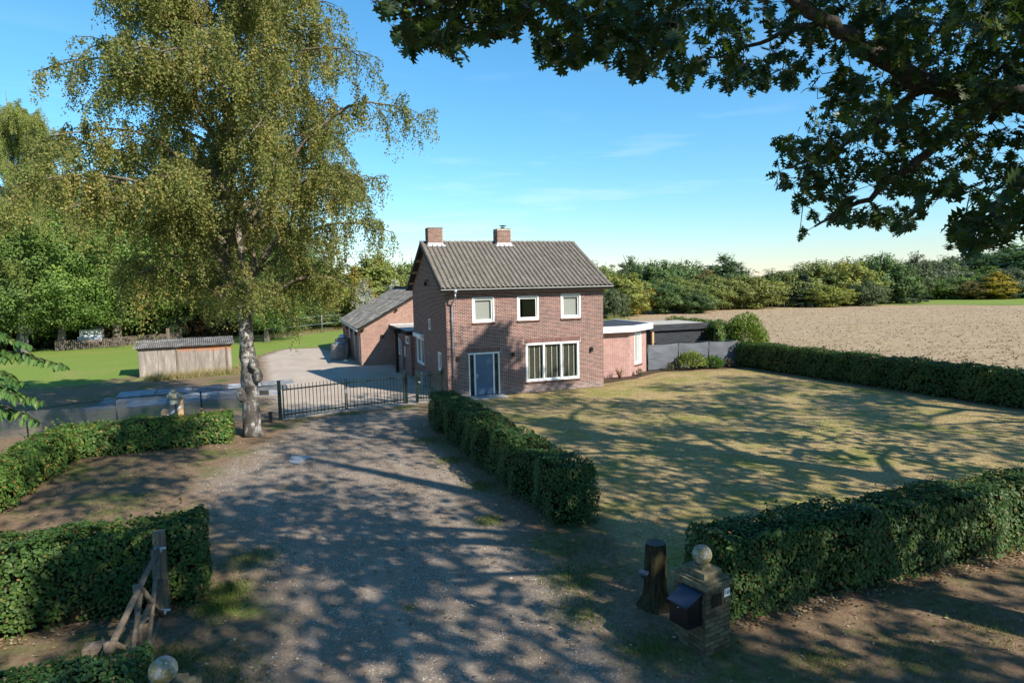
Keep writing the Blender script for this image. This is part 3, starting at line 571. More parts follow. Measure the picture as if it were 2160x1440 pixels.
# ------------------------------------------------------------------ annex between house and barn
annex = thing('annex', 'flat-roofed brick annex with a dark eave beam joining house and barn', 'annex', (7.24, 40.8, 0))
XA, YA0, YA1 = 7.24, YB + 0.01, 47.7
opa = [(44.9 - YA0, 45.9 - YA0, 0.95, 2.1), (41.4 - YA0, 42.6 - YA0, 1.95, 2.45)]
wall_obj('wall', (XA, YA0, 0), EY, -EX, 0, YA1 - YA0, 0, 2.6, opa, 0.25, M['brick_side'], annex)
for o in opa: window_unit(annex, (XA, YA0, 0), EY, -EX, *o, fw=0.07, sash=0.04)
MB().box(XA - 0.25, XA + 6, YA0, YA1 - 0.01, 2.6, 2.84).build('roof_edge', M['darkwood'], annex)
MB().box(XA - 0.18, XA + 6, YA0 + 0.05, YA1 - 0.06, 2.842, 2.87).build('roof', M['roof_pale'], annex)
MB().box(XA - 0.25, XA + 6, YA1 - 0.14, YA1 - 0.02, 2.872, 2.95).build('roof_kerb', M['gutter'], annex)
MB().box(XA - 0.62, XA - 0.42, 42.9, 43.1, 0, 2.6).box(XA - 0.7, XA - 0.24, 42.86, 43.14, 2.6, 2.88).build('eave_post', M['darkwood'], annex)
MB().tube([(XA - 0.05, 44.4, 2.6), (XA - 0.12, 44.4, 2.2), (XA - 0.12, 43.6, 2.0), (XA - 0.12, 43.5, 0)], 0.04, 8).build('downpipe', M['gutter'], annex)
MB().box(XA - 0.05, XA - 0.005, 43.25, 44.1, 0.03, 2.05).build('door', M['brick_side'], annex)
MB().box(XA - 0.07, XA - 0.01, 42.65, 42.85, 1.05, 1.75).build('wall_plaque', M['white'], annex)

# ------------------------------------------------------------------ barn
barn = thing('barn', 'long orange brick barn with a weathered corrugated roof', 'barn', (4.89, 47.73, 0))
BX0, BX1, BY0, BY1, BE, BXR = 4.89, 15.1, 47.73, 63.4, 2.72, 10.0; BR = 5.5; bs = (BR - BE) / (BXR - BX0)
gw = MB(); pg = [(BX0, 0), (BX1, 0), (BX1, BE - 0.05), (BXR, BR - 0.1), (BX0, BE - 0.05)]; n5 = 5
for nm, ya, yb in (('gable_wall', BY0, BY0 + 0.25), ('rear_gable_wall', BY1 - 0.25, BY1)):
    w = MB().add([(x, ya, z) for x, z in pg] + [(x, yb, z) for x, z in pg], [(0, 1, 2, 3, 4), (9, 8, 7, 6, 5)] + [(i, i + 5, (i + 1) % 5 + 5, (i + 1) % 5) for i in range(5)]).build(nm, M['brick_barn'], barn)
bops = [(48.5 - BY0, 49.35 - BY0, 0.0, 2.05), (51.9 - BY0, 53.2 - BY0, 0.0, 2.45), (56.0 - BY0, 57.2 - BY0, 0.0, 2.1), (59.2 - BY0, 60.1 - BY0, 1.1, 2.1)]
wall_obj('side_wall', (BX0, BY0 + 0.25, 0), EY, -EX, 0, BY1 - BY0 - 0.5, 0, BE - 0.1, [(a - .25, b - .25, c, d) for a, b, c, d in bops], 0.25, M['brick_barn_side'], barn)
MB().box(BX1 - 0.25, BX1, BY0 + 0.25, BY1 - 0.25, 0, BE - 0.1).build('far_side_wall', M['brick_barn_side'], barn)
M['blue_white'] = plain('pale_blue_door', (0.46, 0.52, 0.62), 0.5, 0.3, var=0.15)
for k, (a, b, c, d) in enumerate(bops):
    o = MB().box(BX0 + 0.06, BX0 + 0.1, BY0 + a + 0.05, BY0 + b - 0.05, c + 0.02, d - 0.06).build('barn_door' if k < 3 else 'window_shutter', M['blue_white'], barn)
    f = MB(); f.box(BX0 + 0.03, BX0 + 0.12, BY0 + a, BY0 + a + 0.05, c, d).box(BX0 + 0.03, BX0 + 0.12, BY0 + b - 0.05, BY0 + b, c, d).box(BX0 + 0.03, BX0 + 0.12, BY0 + a + .05, BY0 + b - .05, d - 0.06, d); f.build('door_frame', M['white'], o)
for y in (50.6, 54.6, 58.2, 61.5): MB().box(BX0 - 0.12, BX0 - 0.004, y - 0.2, y + 0.2, 0, BE - 0.15).build('pier', M['brick_barn_side'], barn)
for y in (50.2, 53.6, 57.6): MB().box(BX0 - 0.2, BX0 - 0.08, y - 0.07, y + 0.07, 2.05, 2.3).box(BX0 - 0.09, BX0 - 0.003, y - 0.02, y + 0.02, 2.2, 2.25).build('wall_lamp', M['black'], barn)
MB().box(6.35, 6.52, BY0 - 0.15, BY0 - 0.01, 1.95, 2.2).build('gable_lamp', M['black'], barn)
for q in (0.02, 0.5, 0.82):
    x = BX0 + q * (BXR - BX0); z = BE + q * (BR - BE) - 0.17; MB().box(x, x + 0.14, BY0 - 0.22, BY0 - 0.004, z - 0.06, z + 0.06).build('purlin_end', M['darkwood'], barn)
mb = MB()
for s in (0, 1):
    e0 = BX0 - 0.2 if s == 0 else BX1 + 0.2; a = (e0, BE - 0.12); b = (BXR, BR)
    mb.add([(a[0], BY0 - 0.2, a[1]), (b[0], BY0 - 0.2, b[1]), (b[0], BY1 + 0.2, b[1]), (a[0], BY1 + 0.2, a[1]), (a[0], BY0 - 0.2, a[1] - 0.06), (b[0], BY0 - 0.2, b[1] - 0.06), (b[0], BY1 + 0.2, b[1] - 0.06), (a[0], BY1 + 0.2, a[1] - 0.06)], [(0, 1, 2, 3), (7, 6, 5, 4), (0, 4, 5, 1), (2, 6, 7, 3), (0, 3, 7, 4)])
broof = mb.build('roof', M['verge'], barn)
# corrugated sheets: 3 tiers x 16 on the side in view
tier = math.hypot(BXR - BX0 + 0.2, BR - BE + 0.12) / 3; sw = (BY1 - BY0 + 0.4) / 16; nw = 6; cv = []; na = nw * 4 + 1
for u, lift in ((0, 0.075), (tier * 1.03, 0.05)):
    for j in range(na): cv.append((u, j / (na - 1) * sw * 1.03, lift + 0.02 * math.cos(j * math.pi / 2)))
for j in range(na): cv.append((0.001, j / (na - 1) * sw * 1.03, 0.06 + 0.02 * math.cos(j * math.pi / 2)))
cf = [(j, na + j, na + j + 1, j + 1) for j in range(na - 1)] + [(2 * na + j, j, j + 1, 2 * na + j + 1) for j in range(na - 1)]
sheet_me = mesh_u('roof_sheet', cv, cf, smooth=False); sheet_me.materials.append(M['sheet'])
ba = math.atan2(BR - BE + 0.12, BXR - BX0 + 0.2)
for s in (0, 1):
    for tt in range(3):
        for k in range(16):
            o = link('roof_sheet', sheet_me, broof)
            if s == 0: o.location = np.array([BX0 - 0.22 + tt * tier * math.cos(ba), BY0 - 0.2 + k * sw, BE - 0.12 + tt * tier * math.sin(ba) + jit(0.004)]) - wloc(barn); o.rotation_euler = (0, -ba, 0)
            else: o.location = np.array([BX1 + 0.22 - tt * tier * math.cos(ba), BY0 - 0.2 + (k + 1) * sw, BE - 0.12 + tt * tier * math.sin(ba)]) - wloc(barn); o.rotation_euler = (0, -ba, math.pi)
MB().bar((BXR, BY0 - 0.2, BR + 0.09), (BXR, BY1 + 0.2, BR + 0.09), 0.5, 0.05).build('ridge_cap', M['darkwood'], broof)
MB().bar((BX0 - 0.28, BY0 - 0.25, BE - 0.16), (BX0 - 0.28, BY1 + 0.2, BE - 0.16), 0.1, 0.08).build('gutter', M['gutter'], broof)
# things beside the barn
M['tank'] = plain('weathered_tank', (0.24, 0.21, 0.19), 0.9, 0.1, var=0.2, vs=3, bump=0.3)
for x, y, r, h, lab in ((4.2, 55.2, 0.62, 1.5, 'tall grey round tank beside the barn doors, the one with a lid'), (3.75, 52.7, 0.68, 1.25, 'squat grey round tank standing nearer the driveway by the barn')):
    tk = thing('water_tank', lab, 'tank', (x, y, 0), 'tanks beside the barn')
    MB().lathe((x, y, 0), [(r * 0.9, 0), (r, 0.1), (r * 1.02, h * 0.5), (r, h * 0.92), (r * 0.9, h)], 14).build('tank_body', M['tank'], tk)
    MB().lathe((x, y, h), [(r * 0.5, 0), (r * 0.5, 0.12), (r * 0.42, 0.28 if h > 1.4 else 0.05)], 12).build('lid', M['zinc'], tk)
br = thing('broom', 'wooden broom leaning on the grey tank by the barn', 'broom', (4.2, 51.6, 0))
MB().tube([(4.05, 51.3, 0.12), (4.3, 52.05, 1.35)], 0.018, 6).build('broom_handle', M['timber'], br); MB().box(3.9, 4.2, 51.2, 51.36, 0.0, 0.13).build('broom_head', M['white'], br)

# ------------------------------------------------------------------ pale extension to the right
ext = thing('side_extension', 'pale red brick flat-roofed extension with a white fascia beside the house', 'extension', (16.2, 34.4, 0))
def angwall(name, A, B, z0, z1, ops, mat, parent, th=0.25):
    A = np.array([*A, 0.0]); B = np.array([*B, 0.0]); U = (B - A) / np.linalg.norm(B - A); N = np.array([U[1], -U[0], 0]); return wall_obj(name, A, U, N, 0, np.linalg.norm(B - A), z0, z1, ops, th, mat, parent), A, U, N
PA, PB, PC_, PD = (16.19, 34.37), (19.23, 34.37), (21.25, 35.87), (21.25, 40.5)
angwall('front_wall', PA, PB, 0, 2.72, [], M['brick_pink'], ext)
wb, A, U, N = angwall('bay_wall', PB, PC_, 0, 2.72, [(0.75, 1.75, 0.62, 2.55)], M['brick_pink'], ext)
window_unit(ext, A, U, N, 0.75, 1.75, 0.62, 2.55, fw=0.11, mull=(1.28,), sash=0.05)
angwall('side_wall', PC_, PD, 0, 2.72, [], M['brick_pink'], ext)
fp = [(16.19, 33.95), (19.35, 33.95), (21.6, 35.62), (21.6, 40.8), (16.19, 40.8)]; ip = [(16.19, 34.1), (19.3, 34.1), (21.45, 35.7), (21.45, 40.65), (16.19, 40.65)]
MB().prism(fp, 2.72, 2.74).build('soffit', M['white'], ext)
fm = MB()
for (a, b), (c, d) in zip(list(zip(fp, fp[1:]))[:3], list(zip(ip, ip[1:]))[:3]): fm.add([(*a, 2.742), (*b, 2.742), (*d, 2.742), (*c, 2.742), (*a, 3.08), (*b, 3.08), (*d, 3.08), (*c, 3.08)], [(0, 1, 5, 4), (4, 5, 6, 7), (2, 3, 7, 6)])
fm.build('fascia', M['white'], ext)
MB().prism(ip, 2.745, 3.0).build('roof', M['roof_felt'], ext)

# ------------------------------------------------------------------ black timber shed, screen fence
sh = thing('timber_shed', 'black plank garden shed with pale timber corner posts and flat roof', 'shed', (22.8, 38, 0))
for k in range(17):
    z = 0.02 + k * 0.138; MB().box(23.15 + jit(0.004), 27.3 + jit(0.004), 38.03 + jit(0.003), 38.06, z, z + 0.13).build('plank', M['plank'], sh)
MB().box(22.95, 27.4, 38.065, 41.8, 0, 2.34).build('shed_body', M['plank'], sh)
for x in (22.92, 27.33): MB().box(x, x + 0.14, 37.9, 38.04, 0, 2.34).build('corner_post', M['timber'], sh)
for z0, z1, p in ((2.345, 2.55, 0.0), (2.555, 2.76, 0.01)): MB().box(22.7, 27.6, 37.82 - p, 37.86, z0, z1).build('fascia_plank', M['plank'], sh)
MB().box(22.75, 27.55, 37.865, 42.0, 2.36, 2.68).build('roof_frame', M['plank'], sh)
MB().box(22.85, 27.45, 37.9, 41.9, 2.685, 2.72).build('roof', M['roof_pale'], sh)
sf = thing('screen_fence', 'low fence clad in grey screen cloth behind the flower bed', 'fence', (21.4, 36, 0))
SP = [(21.42, 36.03), (23.7, 36.05), (25.9, 35.9), (28.1, 35.6)]
for i, (x, y) in enumerate(SP): MB().tube([(x, y, 0), (x, y, 1.72)], 0.035, 8).build('fence_post', M['gate'], sf)
for (a, b), (c, d) in zip(SP, SP[1:]):
    nxx, nzz = 14, 8; vs = []; 
    for j in range(nzz + 1):
        for i in range(nxx + 1):
            u = i / nxx; w = j / nzz; bulge = 0.02 * math.sin(u * math.pi) * math.sin(w * math.pi * 1.2) + 0.012 * math.sin(u * 9 + w * 7); vs.append((a + (c - a) * (0.02 + 0.96 * u), b + (d - b) * u - 0.045 - bulge, 0.06 + w * (1.6 - 0.05 * math.sin(u * math.pi))))
    MB().add(vs, [(j * (nxx + 1) + i, j * (nxx + 1) + i + 1, (j + 1) * (nxx + 1) + i + 1, (j + 1) * (nxx + 1) + i) for j in range(nzz) for i in range(nxx)], True).build('screen_cloth', M['screen'], sf)
    MB().tube([(a, b, 1.7), (c, d, 1.7)], 0.02, 6).build('top_rail', M['gate'], sf); MB().tube([(a, b - 0.05, 0.75), (c, d - 0.05, 0.75)], 0.006, 4).build('tension_wire', M['gate'], sf)

# ------------------------------------------------------------------ leaves
def unit(n, rg=RNG):
    v = rg.normal(size=(n, 3)); return v / np.linalg.norm(v, axis=1, keepdims=True)
def nrm(v): return v / np.maximum(np.linalg.norm(v, axis=-1, keepdims=True), 1e-9)
OAKO = [(0.0, 0.012), (0.16, 0.02), (0.24, 0.17), (0.30, 0.055), (0.44, 0.40), (0.50, 0.08), (0.66, 0.43), (0.71, 0.09), (0.86, 0.27), (0.89, 0.07), (1.0, 0.0)]
OUT = {'quad': [(0, 0), (0.45, 0.5), (1, 0), (0.45, -0.5)],
       'leaf': [(0, 0), (0.3, 0.46), (0.68, 0.4), (1, 0), (0.68, -0.4), (0.3, -0.46)],
       'oak': [(t, s) for t, s in OAKO] + [(t, -s) for t, s in OAKO[-2::-1]]}
def leaf_arrays(P, T, Nn, L, Wd, shape='quad', fold=0.18, droop=0.0):
    """P bases, T tip directions, Nn normals, L lengths, Wd full widths"""
    n = len(P); T = nrm(T); S_ = nrm(np.cross(Nn, T)); N2 = np.cross(T, S_)
    o = np.array(OUT[shape]); k = len(o); L = np.broadcast_to(L, (n,))[:, None, None]; Wd = np.broadcast_to(Wd, (n,))[:, None, None]
    t = o[None, :, 0:1]; s = o[None, :, 1:2]
    V = P[:, None, :] + T[:, None, :] * t * L + S_[:, None, :] * s * Wd + N2[:, None, :] * (np.abs(s) * fold * Wd - droop * t * t * L)
    if shape == 'leaf':
        Fc = np.array([(0, 1, 2, 3), (0, 3, 4, 5)]); Fq = (Fc[None] + k * np.arange(n)[:, None, None]).reshape(-1, 4)
    else: Fq = np.arange(n * k).reshape(n, k)
    return V.reshape(-1, 3), Fq, k
def leaves_obj(name, P, T, Nn, L, Wd, tint, mat, parent, shape='quad', fold=0.18, droop=0.0, kind='stuff', color=None):
    V, Fq, k = leaf_arrays(P, T, Nn, L, Wd, shape, fold, droop)
    o = link(name, mesh_u(name, V - (wloc(parent) if parent is not None else 0), Fq, np.repeat(tint, k)), parent, mat, kind)
    if color: o.color = (*color, 1)
    return o
_lv = {}
def single_leaves(P, T, Nn, L, Wd, tint, mat, parent, shape, fold=0.18, droop=0.0, color=None, name='leaf'):
    """leaves as objects of their own; the mesh is shared per tint step"""
    key = (mat.name, shape, name); o0 = wloc(parent)
    if key not in _lv:
        _lv[key] = []
        for q in range(5):
            V, Fq, k = leaf_arrays(np.zeros((1, 3)), np.array([[1., 0, 0]]), np.array([[0, 0, 1.]]), 1.0, 1.0, shape, fold, droop)
            me = mesh_u(name, V, Fq, np.full(k, (q + 0.5) / 5)); me.materials.append(mat); _lv[key].append(me)
    T = nrm(T); S_ = nrm(np.cross(Nn, T)); N2 = np.cross(T, S_)
    for i in range(len(P)):
        o = link(name, _lv[key][min(4, int(tint[i] * 5))], parent)
        mt = Matrix(((T[i, 0], S_[i, 0], N2[i, 0], 0), (T[i, 1], S_[i, 1], N2[i, 1], 0), (T[i, 2], S_[i, 2], N2[i, 2], 0), (0, 0, 0, 1)))
        o.matrix_local = Matrix.Translation(P[i] - o0) @ mt @ Matrix.Diagonal((L[i], Wd[i], (L[i] + Wd[i]) / 2, 1))
        if color: o.color = (*color, 1)

# ------------------------------------------------------------------ hedges
def hedge(name, label, segs, width, height, dens, leaf, color, seed, singles=0, sprout=0, shape='leaf', cat='hedge', group='clipped hedges', wild=0.075, dry=0.04):
    rg = np.random.default_rng(seed); segs = [(np.array(a, float), np.array(b, float)) for a, b in segs]
    h = thing(name, label, cat, (segs[0][0][0], segs[0][0][1], 0), group); AP = []; AN = []; core = MB()
    hw = width / 2
    for si, (A, B) in enumerate(segs):
        Lg = np.linalg.norm(B - A); u = (B - A) / Lg; s = np.array([u[1], -u[0]]); per = 2 * height + width
        n = int(per * Lg * dens); uu = rg.random(n) * Lg; pp = rg.random(n) * per
        sd = np.where(pp < height, -1, np.where(pp > height + width, 1, 0)); ac = np.where(sd == 0, pp - height - hw, sd * hw); z = np.where(pp < height, pp, np.where(pp > height + width, per - pp, height))
        nn = np.stack([s[0] * sd, s[1] * sd, (sd == 0) * 1.0], 1)
        m = int(2 * width * height * dens); ue = np.where(rg.random(m) < 0.5, 0, Lg); uu = np.concatenate([uu, ue]); ac = np.concatenate([ac, rg.uniform(-hw, hw, m)]); z = np.concatenate([z, rg.random(m) * height])
        nn = np.concatenate([nn, np.stack([u[0] * np.sign(ue - Lg / 2), u[1] * np.sign(ue - Lg / 2), ue * 0], 1)])
        # rounded edges, uneven surface
        rr = 0.16; zz = np.clip((z - (height - rr)) / rr, 0, 1); ac = ac * (1 - 0.16 * zz ** 2); z = np.where((np.abs(ac) > hw - rr) & (nn[:, 2] > 0.5), z - 0.10 * ((np.abs(ac) - hw + rr) / rr) ** 2, z)
        wob = wild * (np.sin(uu * 2.1 + z * 1.7 + si) + np.sin(uu * 5.3 - z * 3.1 + 1.3) * 0.6 + np.sin(ac * 6 + uu * 3.7) * 0.5)
        P = np.stack([A[0] + u[0] * uu + s[0] * ac, A[1] + u[1] * uu + s[1] * ac, z], 1) + nn * (wob - rg.exponential(0.055, len(uu)) + 0.03)[:, None]
        if sprout:
            k = int(Lg * sprout)
            for _ in range(k):
                b = A + u * rg.random() * Lg + s * rg.uniform(-hw * .8, hw * .8); Ls = rg.uniform(0.1, 0.35); q = np.linspace(0, 1, 7)[:, None]; dr = np.array([rg.normal(0, .25), rg.normal(0, .25), 1.0]); P = np.concatenate([P, np.array([*b, height - 0.02]) + q * dr * Ls]); nn = np.concatenate([nn, np.tile([0, 0, 1.0], (7, 1))])
        hole = np.sin(P[:, 0] * 3.7 + P[:, 2] * 4.1 + si) * np.sin(P[:, 1] * 3.1 - P[:, 2] * 2.7 + 2) + 0.6 * np.sin(P[:, 0] * 9.1 + P[:, 1] * 8.3 + P[:, 2] * 7.7)
        ok = ~((hole > 0.75) & (rg.random(len(P)) < 0.6)) & ~((P[:, 2] < 0.22) & (rg.random(len(P)) < 0.65))
        for sj, (A2, B2) in enumerate(segs):
            if sj == si: continue
            L2 = np.linalg.norm(B2 - A2); u2 = (B2 - A2) / L2; s2 = np.array([u2[1], -u2[0]]); d = P[:, :2] - A2
            ok &= ~((d @ u2 > 0.05) & (d @ u2 < L2 - 0.05) & (np.abs(d @ s2) < hw - 0.12) & (P[:, 2] < height - 0.12))
        AP.append(P[ok & (P[:, 2] > 0.03)]); AN.append(nn[ok & (P[:, 2] > 0.03)])
        e = 0.17; q = [A + u * e - s * (hw - e), B - u * e - s * (hw - e), B - u * e + s * (hw - e), A + u * e + s * (hw - e)]
        core.prism([tuple(p) for p in q], 0.02 + 0.002 * si, height - e - 0.003 * si)
    core.build('branches', M['hedge_core'], h)  # solid dark block; twigs and shaded depth are put into its colour
    P = np.concatenate(AP); Nn = np.concatenate(AN); n = len(P)
    N2 = nrm(Nn + 0.55 * unit(n, rg) + [0, 0, 0.35]); T = nrm(np.cross(N2, unit(n, rg)) + [0, 0, -0.35]); L = leaf * rg.uniform(0.5, 1.4, n); Wd = L * rg.uniform(0.5, 0.8, n)
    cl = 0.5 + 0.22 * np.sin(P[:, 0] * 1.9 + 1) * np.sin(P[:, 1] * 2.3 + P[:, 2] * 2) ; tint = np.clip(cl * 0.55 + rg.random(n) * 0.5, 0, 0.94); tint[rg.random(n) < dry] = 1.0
    one = np.zeros(n, bool)
    if singles:
        px, py, dep = proj(P); inside = (px > 0) & (px < 2160) & (py > 0) & (py < 1440) & (Nn @ np.array([0, -0.8, 0.6]) > 0.3)
        one[np.argsort(np.where(inside, dep - 25 * L, 1e9))[:singles]] = True
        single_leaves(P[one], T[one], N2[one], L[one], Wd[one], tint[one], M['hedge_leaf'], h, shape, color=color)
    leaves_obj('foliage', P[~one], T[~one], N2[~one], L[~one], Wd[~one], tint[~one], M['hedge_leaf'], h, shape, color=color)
    return h
M['hedge_core'] = plain('hedge_dark_core', (0.022, 0.024, 0.012), 0.95, 0.05, var=0.4, vs=12, bump=0.8)
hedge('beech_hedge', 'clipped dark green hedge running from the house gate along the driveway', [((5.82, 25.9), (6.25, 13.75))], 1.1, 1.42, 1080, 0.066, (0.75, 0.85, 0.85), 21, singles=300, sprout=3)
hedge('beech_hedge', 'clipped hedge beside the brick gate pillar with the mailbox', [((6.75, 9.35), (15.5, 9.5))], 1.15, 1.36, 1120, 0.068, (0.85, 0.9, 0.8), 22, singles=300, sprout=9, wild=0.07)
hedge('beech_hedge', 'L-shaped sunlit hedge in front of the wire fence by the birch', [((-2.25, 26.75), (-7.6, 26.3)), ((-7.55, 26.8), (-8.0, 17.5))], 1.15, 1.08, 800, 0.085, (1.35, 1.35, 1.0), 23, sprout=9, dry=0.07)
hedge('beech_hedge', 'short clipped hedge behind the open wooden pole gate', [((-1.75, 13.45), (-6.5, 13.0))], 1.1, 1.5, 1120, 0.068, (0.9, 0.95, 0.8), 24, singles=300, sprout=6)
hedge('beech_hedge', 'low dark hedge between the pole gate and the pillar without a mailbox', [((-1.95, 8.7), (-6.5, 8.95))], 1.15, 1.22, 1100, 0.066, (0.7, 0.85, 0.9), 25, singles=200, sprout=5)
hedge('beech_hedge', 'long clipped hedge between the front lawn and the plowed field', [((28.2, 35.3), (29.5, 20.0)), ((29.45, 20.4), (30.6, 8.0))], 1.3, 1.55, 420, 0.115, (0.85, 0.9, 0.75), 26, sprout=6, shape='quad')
hedge('wild_hedge', 'tall unclipped hedge behind the timber shed and screen fence', [((27.9, 36.4), (28.6, 44))], 1.8, 2.6, 300, 0.13, (1.15, 1.2, 0.8), 27, sprout=22, shape='quad', group='unclipped hedges', wild=0.16, dry=0.05)
hedge('wild_hedge', 'low unclipped hedge growing behind the flat-roofed extension', [((20.5, 47), (29.5, 44.5))], 1.4, 1.9, 220, 0.14, (1.1, 1.05, 0.75), 28, sprout=18, shape='quad', group='unclipped hedges', wild=0.2, dry=0.1)

# ------------------------------------------------------------------ birch
def rotv(v, ax, a):
    ax = ax / np.linalg.norm(ax); return v * math.cos(a) + np.cross(ax, v) * math.sin(a) + ax * (ax @ v) * (1 - math.cos(a))
def make_birch(base, seed, label):
    rg = np.random.default_rng(seed); B = np.array([base[0], base[1], 0.0])
    root = thing('birch_tree', label, 'tree', tuple(B), 'birches')
    tz = np.array([0, 0.25, 0.9, 3.0, 4.3, 6.6, 9.5, 12.1, 14.5, 16.4, 18.2, 19.6]); tx = np.array([0, 0, 0.0, -0.02, -0.04, -0.13, -0.27, -0.26, -0.47, -0.7, -0.8, -0.85])
    tr = np.array([0.47, 0.37, 0.315, 0.29, 0.275, 0.235, 0.21, 0.16, 0.11, 0.07, 0.04, 0.015]); tp = np.stack([tx, 0.1 * np.sin(tz * 0.7), tz], 1) + B
    tm = MB()
    zi = np.concatenate([np.linspace(0, 6, 26), np.linspace(6.4, 19.6, 24)]); ti = np.stack([np.interp(zi, tz, tp[:, i]) for i in range(3)], 1); ri = np.interp(zi, tz, tr) * (1 + 0.07 * rg.normal(size=50) * (zi < 7))
    tm.tube(ti, ri, 14)
    for zb, an in ((2.3, 0.3), (2.75, 0.9), (1.6, 2.8)): tm.lathe(B + [0.33 * math.cos(an), -0.2 - 0.05 * an, zb - 0.2], [(0.05, 0), (0.17, 0.12), (0.2, 0.3), (0.12, 0.5), (0.03, 0.6)], 9)
    tm.build('trunk', M['birch_bark'], root)
    def crown_r(z, an):
        e = np.interp(z, [4.5, 5.6, 6.6, 7.6, 9.0, 11.6, 13.6, 16.4, 18.5, 20], [1.5, 3.8, 6.0, 7.2, 7.1, 6.3, 5.7, 4.0, 2.4, 0.4]); return e
    limbs = MB(); subs = MB(); LP = []; LT = []; LN = []; TI = []
    n_l = 74
    for i in range(n_l):
        z0 = 4.6 + 13.0 * (i / n_l) ** 1.12; an = i * 2.39996 + rg.normal(0, .25); R0 = crown_r(min(z0 + 1.3, 19), an) * rg.uniform(0.74, 1.0); p0 = np.array([np.interp(z0, tz, tp[:, k]) for k in range(3)])
        el = rg.uniform(0.55, 1.0) if z0 < 12 else rg.uniform(0.7, 1.15); dirh = np.array([math.cos(an), math.sin(an), 0]); ns = 9; pts = [p0]
        rise = R0 * math.tan(el) * 0.55
        for q in np.linspace(0, 1, ns)[1:]:
            pts.append(p0 + dirh * R0 * q + EZ * (rise * math.sin(q * 1.9) * 0.9 - 0.6 * q ** 3) + np.array([-dirh[1], dirh[0], 0]) * 0.35 * math.sin(q * 5 + i) + rg.normal(0, 0.06, 3))
        pts = np.array(pts); r0 = np.interp(z0, tz, tr) * 0.42; limbs.tube(pts, np.linspace(r0, 0.018, ns), 6, False)
        nsub = int(8 + R0 * 2.5)
        for j in range(nsub):
            q = 0.22 + 0.78 * (j + rg.random()) / nsub; f = q * (ns - 1); a = int(min(f, ns - 2)); b0 = pts[a] + (pts[a + 1] - pts[a]) * (f - a)
            dr = nrm(dirh * rg.uniform(0.1, 0.9) + unit(1, rg)[0] * 0.9 + EZ * rg.uniform(-0.1, 0.7)); Ls = rg.uniform(0.7, 1.9) * (1.1 - 0.45 * q); bs_ = np.linspace(0, 1, 5)[:, None]; sp = b0 + dr * Ls * bs_ + EZ * (-0.45 * Ls * bs_ ** 2); subs.tube(sp, np.linspace(0.018, 0.006, 5), 4, False)
            nt = int(6 + Ls * 6); clus = rg.normal(0, 0.14)
            for k in range(nt):
                g_ = 0.15 + 0.85 * rg.random(); c0 = b0 + dr * Ls * g_ + EZ * (-0.45 * Ls * g_ ** 2); hl = rg.uniform(0.35, 1.15); sw = rg.normal(0, 0.22, 2); nl = int(10 + hl * 16); tq = rg.random(nl)[:, None] ** 0.9
                pp = c0 + np.concatenate([sw[None] * tq * hl, -tq * hl + 0.1 * np.sin(tq * 3)], 1) + rg.normal(0, 0.055, (nl, 3)); LP.append(pp); TI.append(np.clip(0.42 + clus + rg.normal(0, 0.2, nl), 0, 1))
    limbs.build('limb', M['birch_limb'], root); subs.build('branchlets', M['twig'], root, 'stuff')
    P = np.concatenate(LP); n = len(P); ti = np.concatenate(TI); T = nrm(unit(n, rg) * 0.8 + [0, 0, -0.8]); Nn = nrm(unit(n, rg)); L = rg.uniform(0.062, 0.098, n)
    leaves_obj('foliage', P, T, Nn, L, L * 0.78, ti, M['birch_leaf'], root)
    return root
birch = make_birch((-1.53, 27.23), 5, 'large birch with a white cracked trunk beside the driveway gate')
def copy_tree(o, parent=None):
    c = o.copy(); COL.objects.link(c); c.parent = parent
    for ch in o.children: copy_tree(ch, c)
    return c
b2 = copy_tree(birch); b2.location = (*at_px(42, 78), 0); b2.scale = (1.12, 1.12, 1.24)
for c_ in b2.children:
    if c_.name.startswith('foliage'): c_.color = (1.15, 1.3, 1.3, 1)
b2.rotation_euler = (0, 0, 2.2); b2.rotation_euler = (0, 0, 2.2); b2['label'] = 'weeping birch at the far end of the green back lawn'

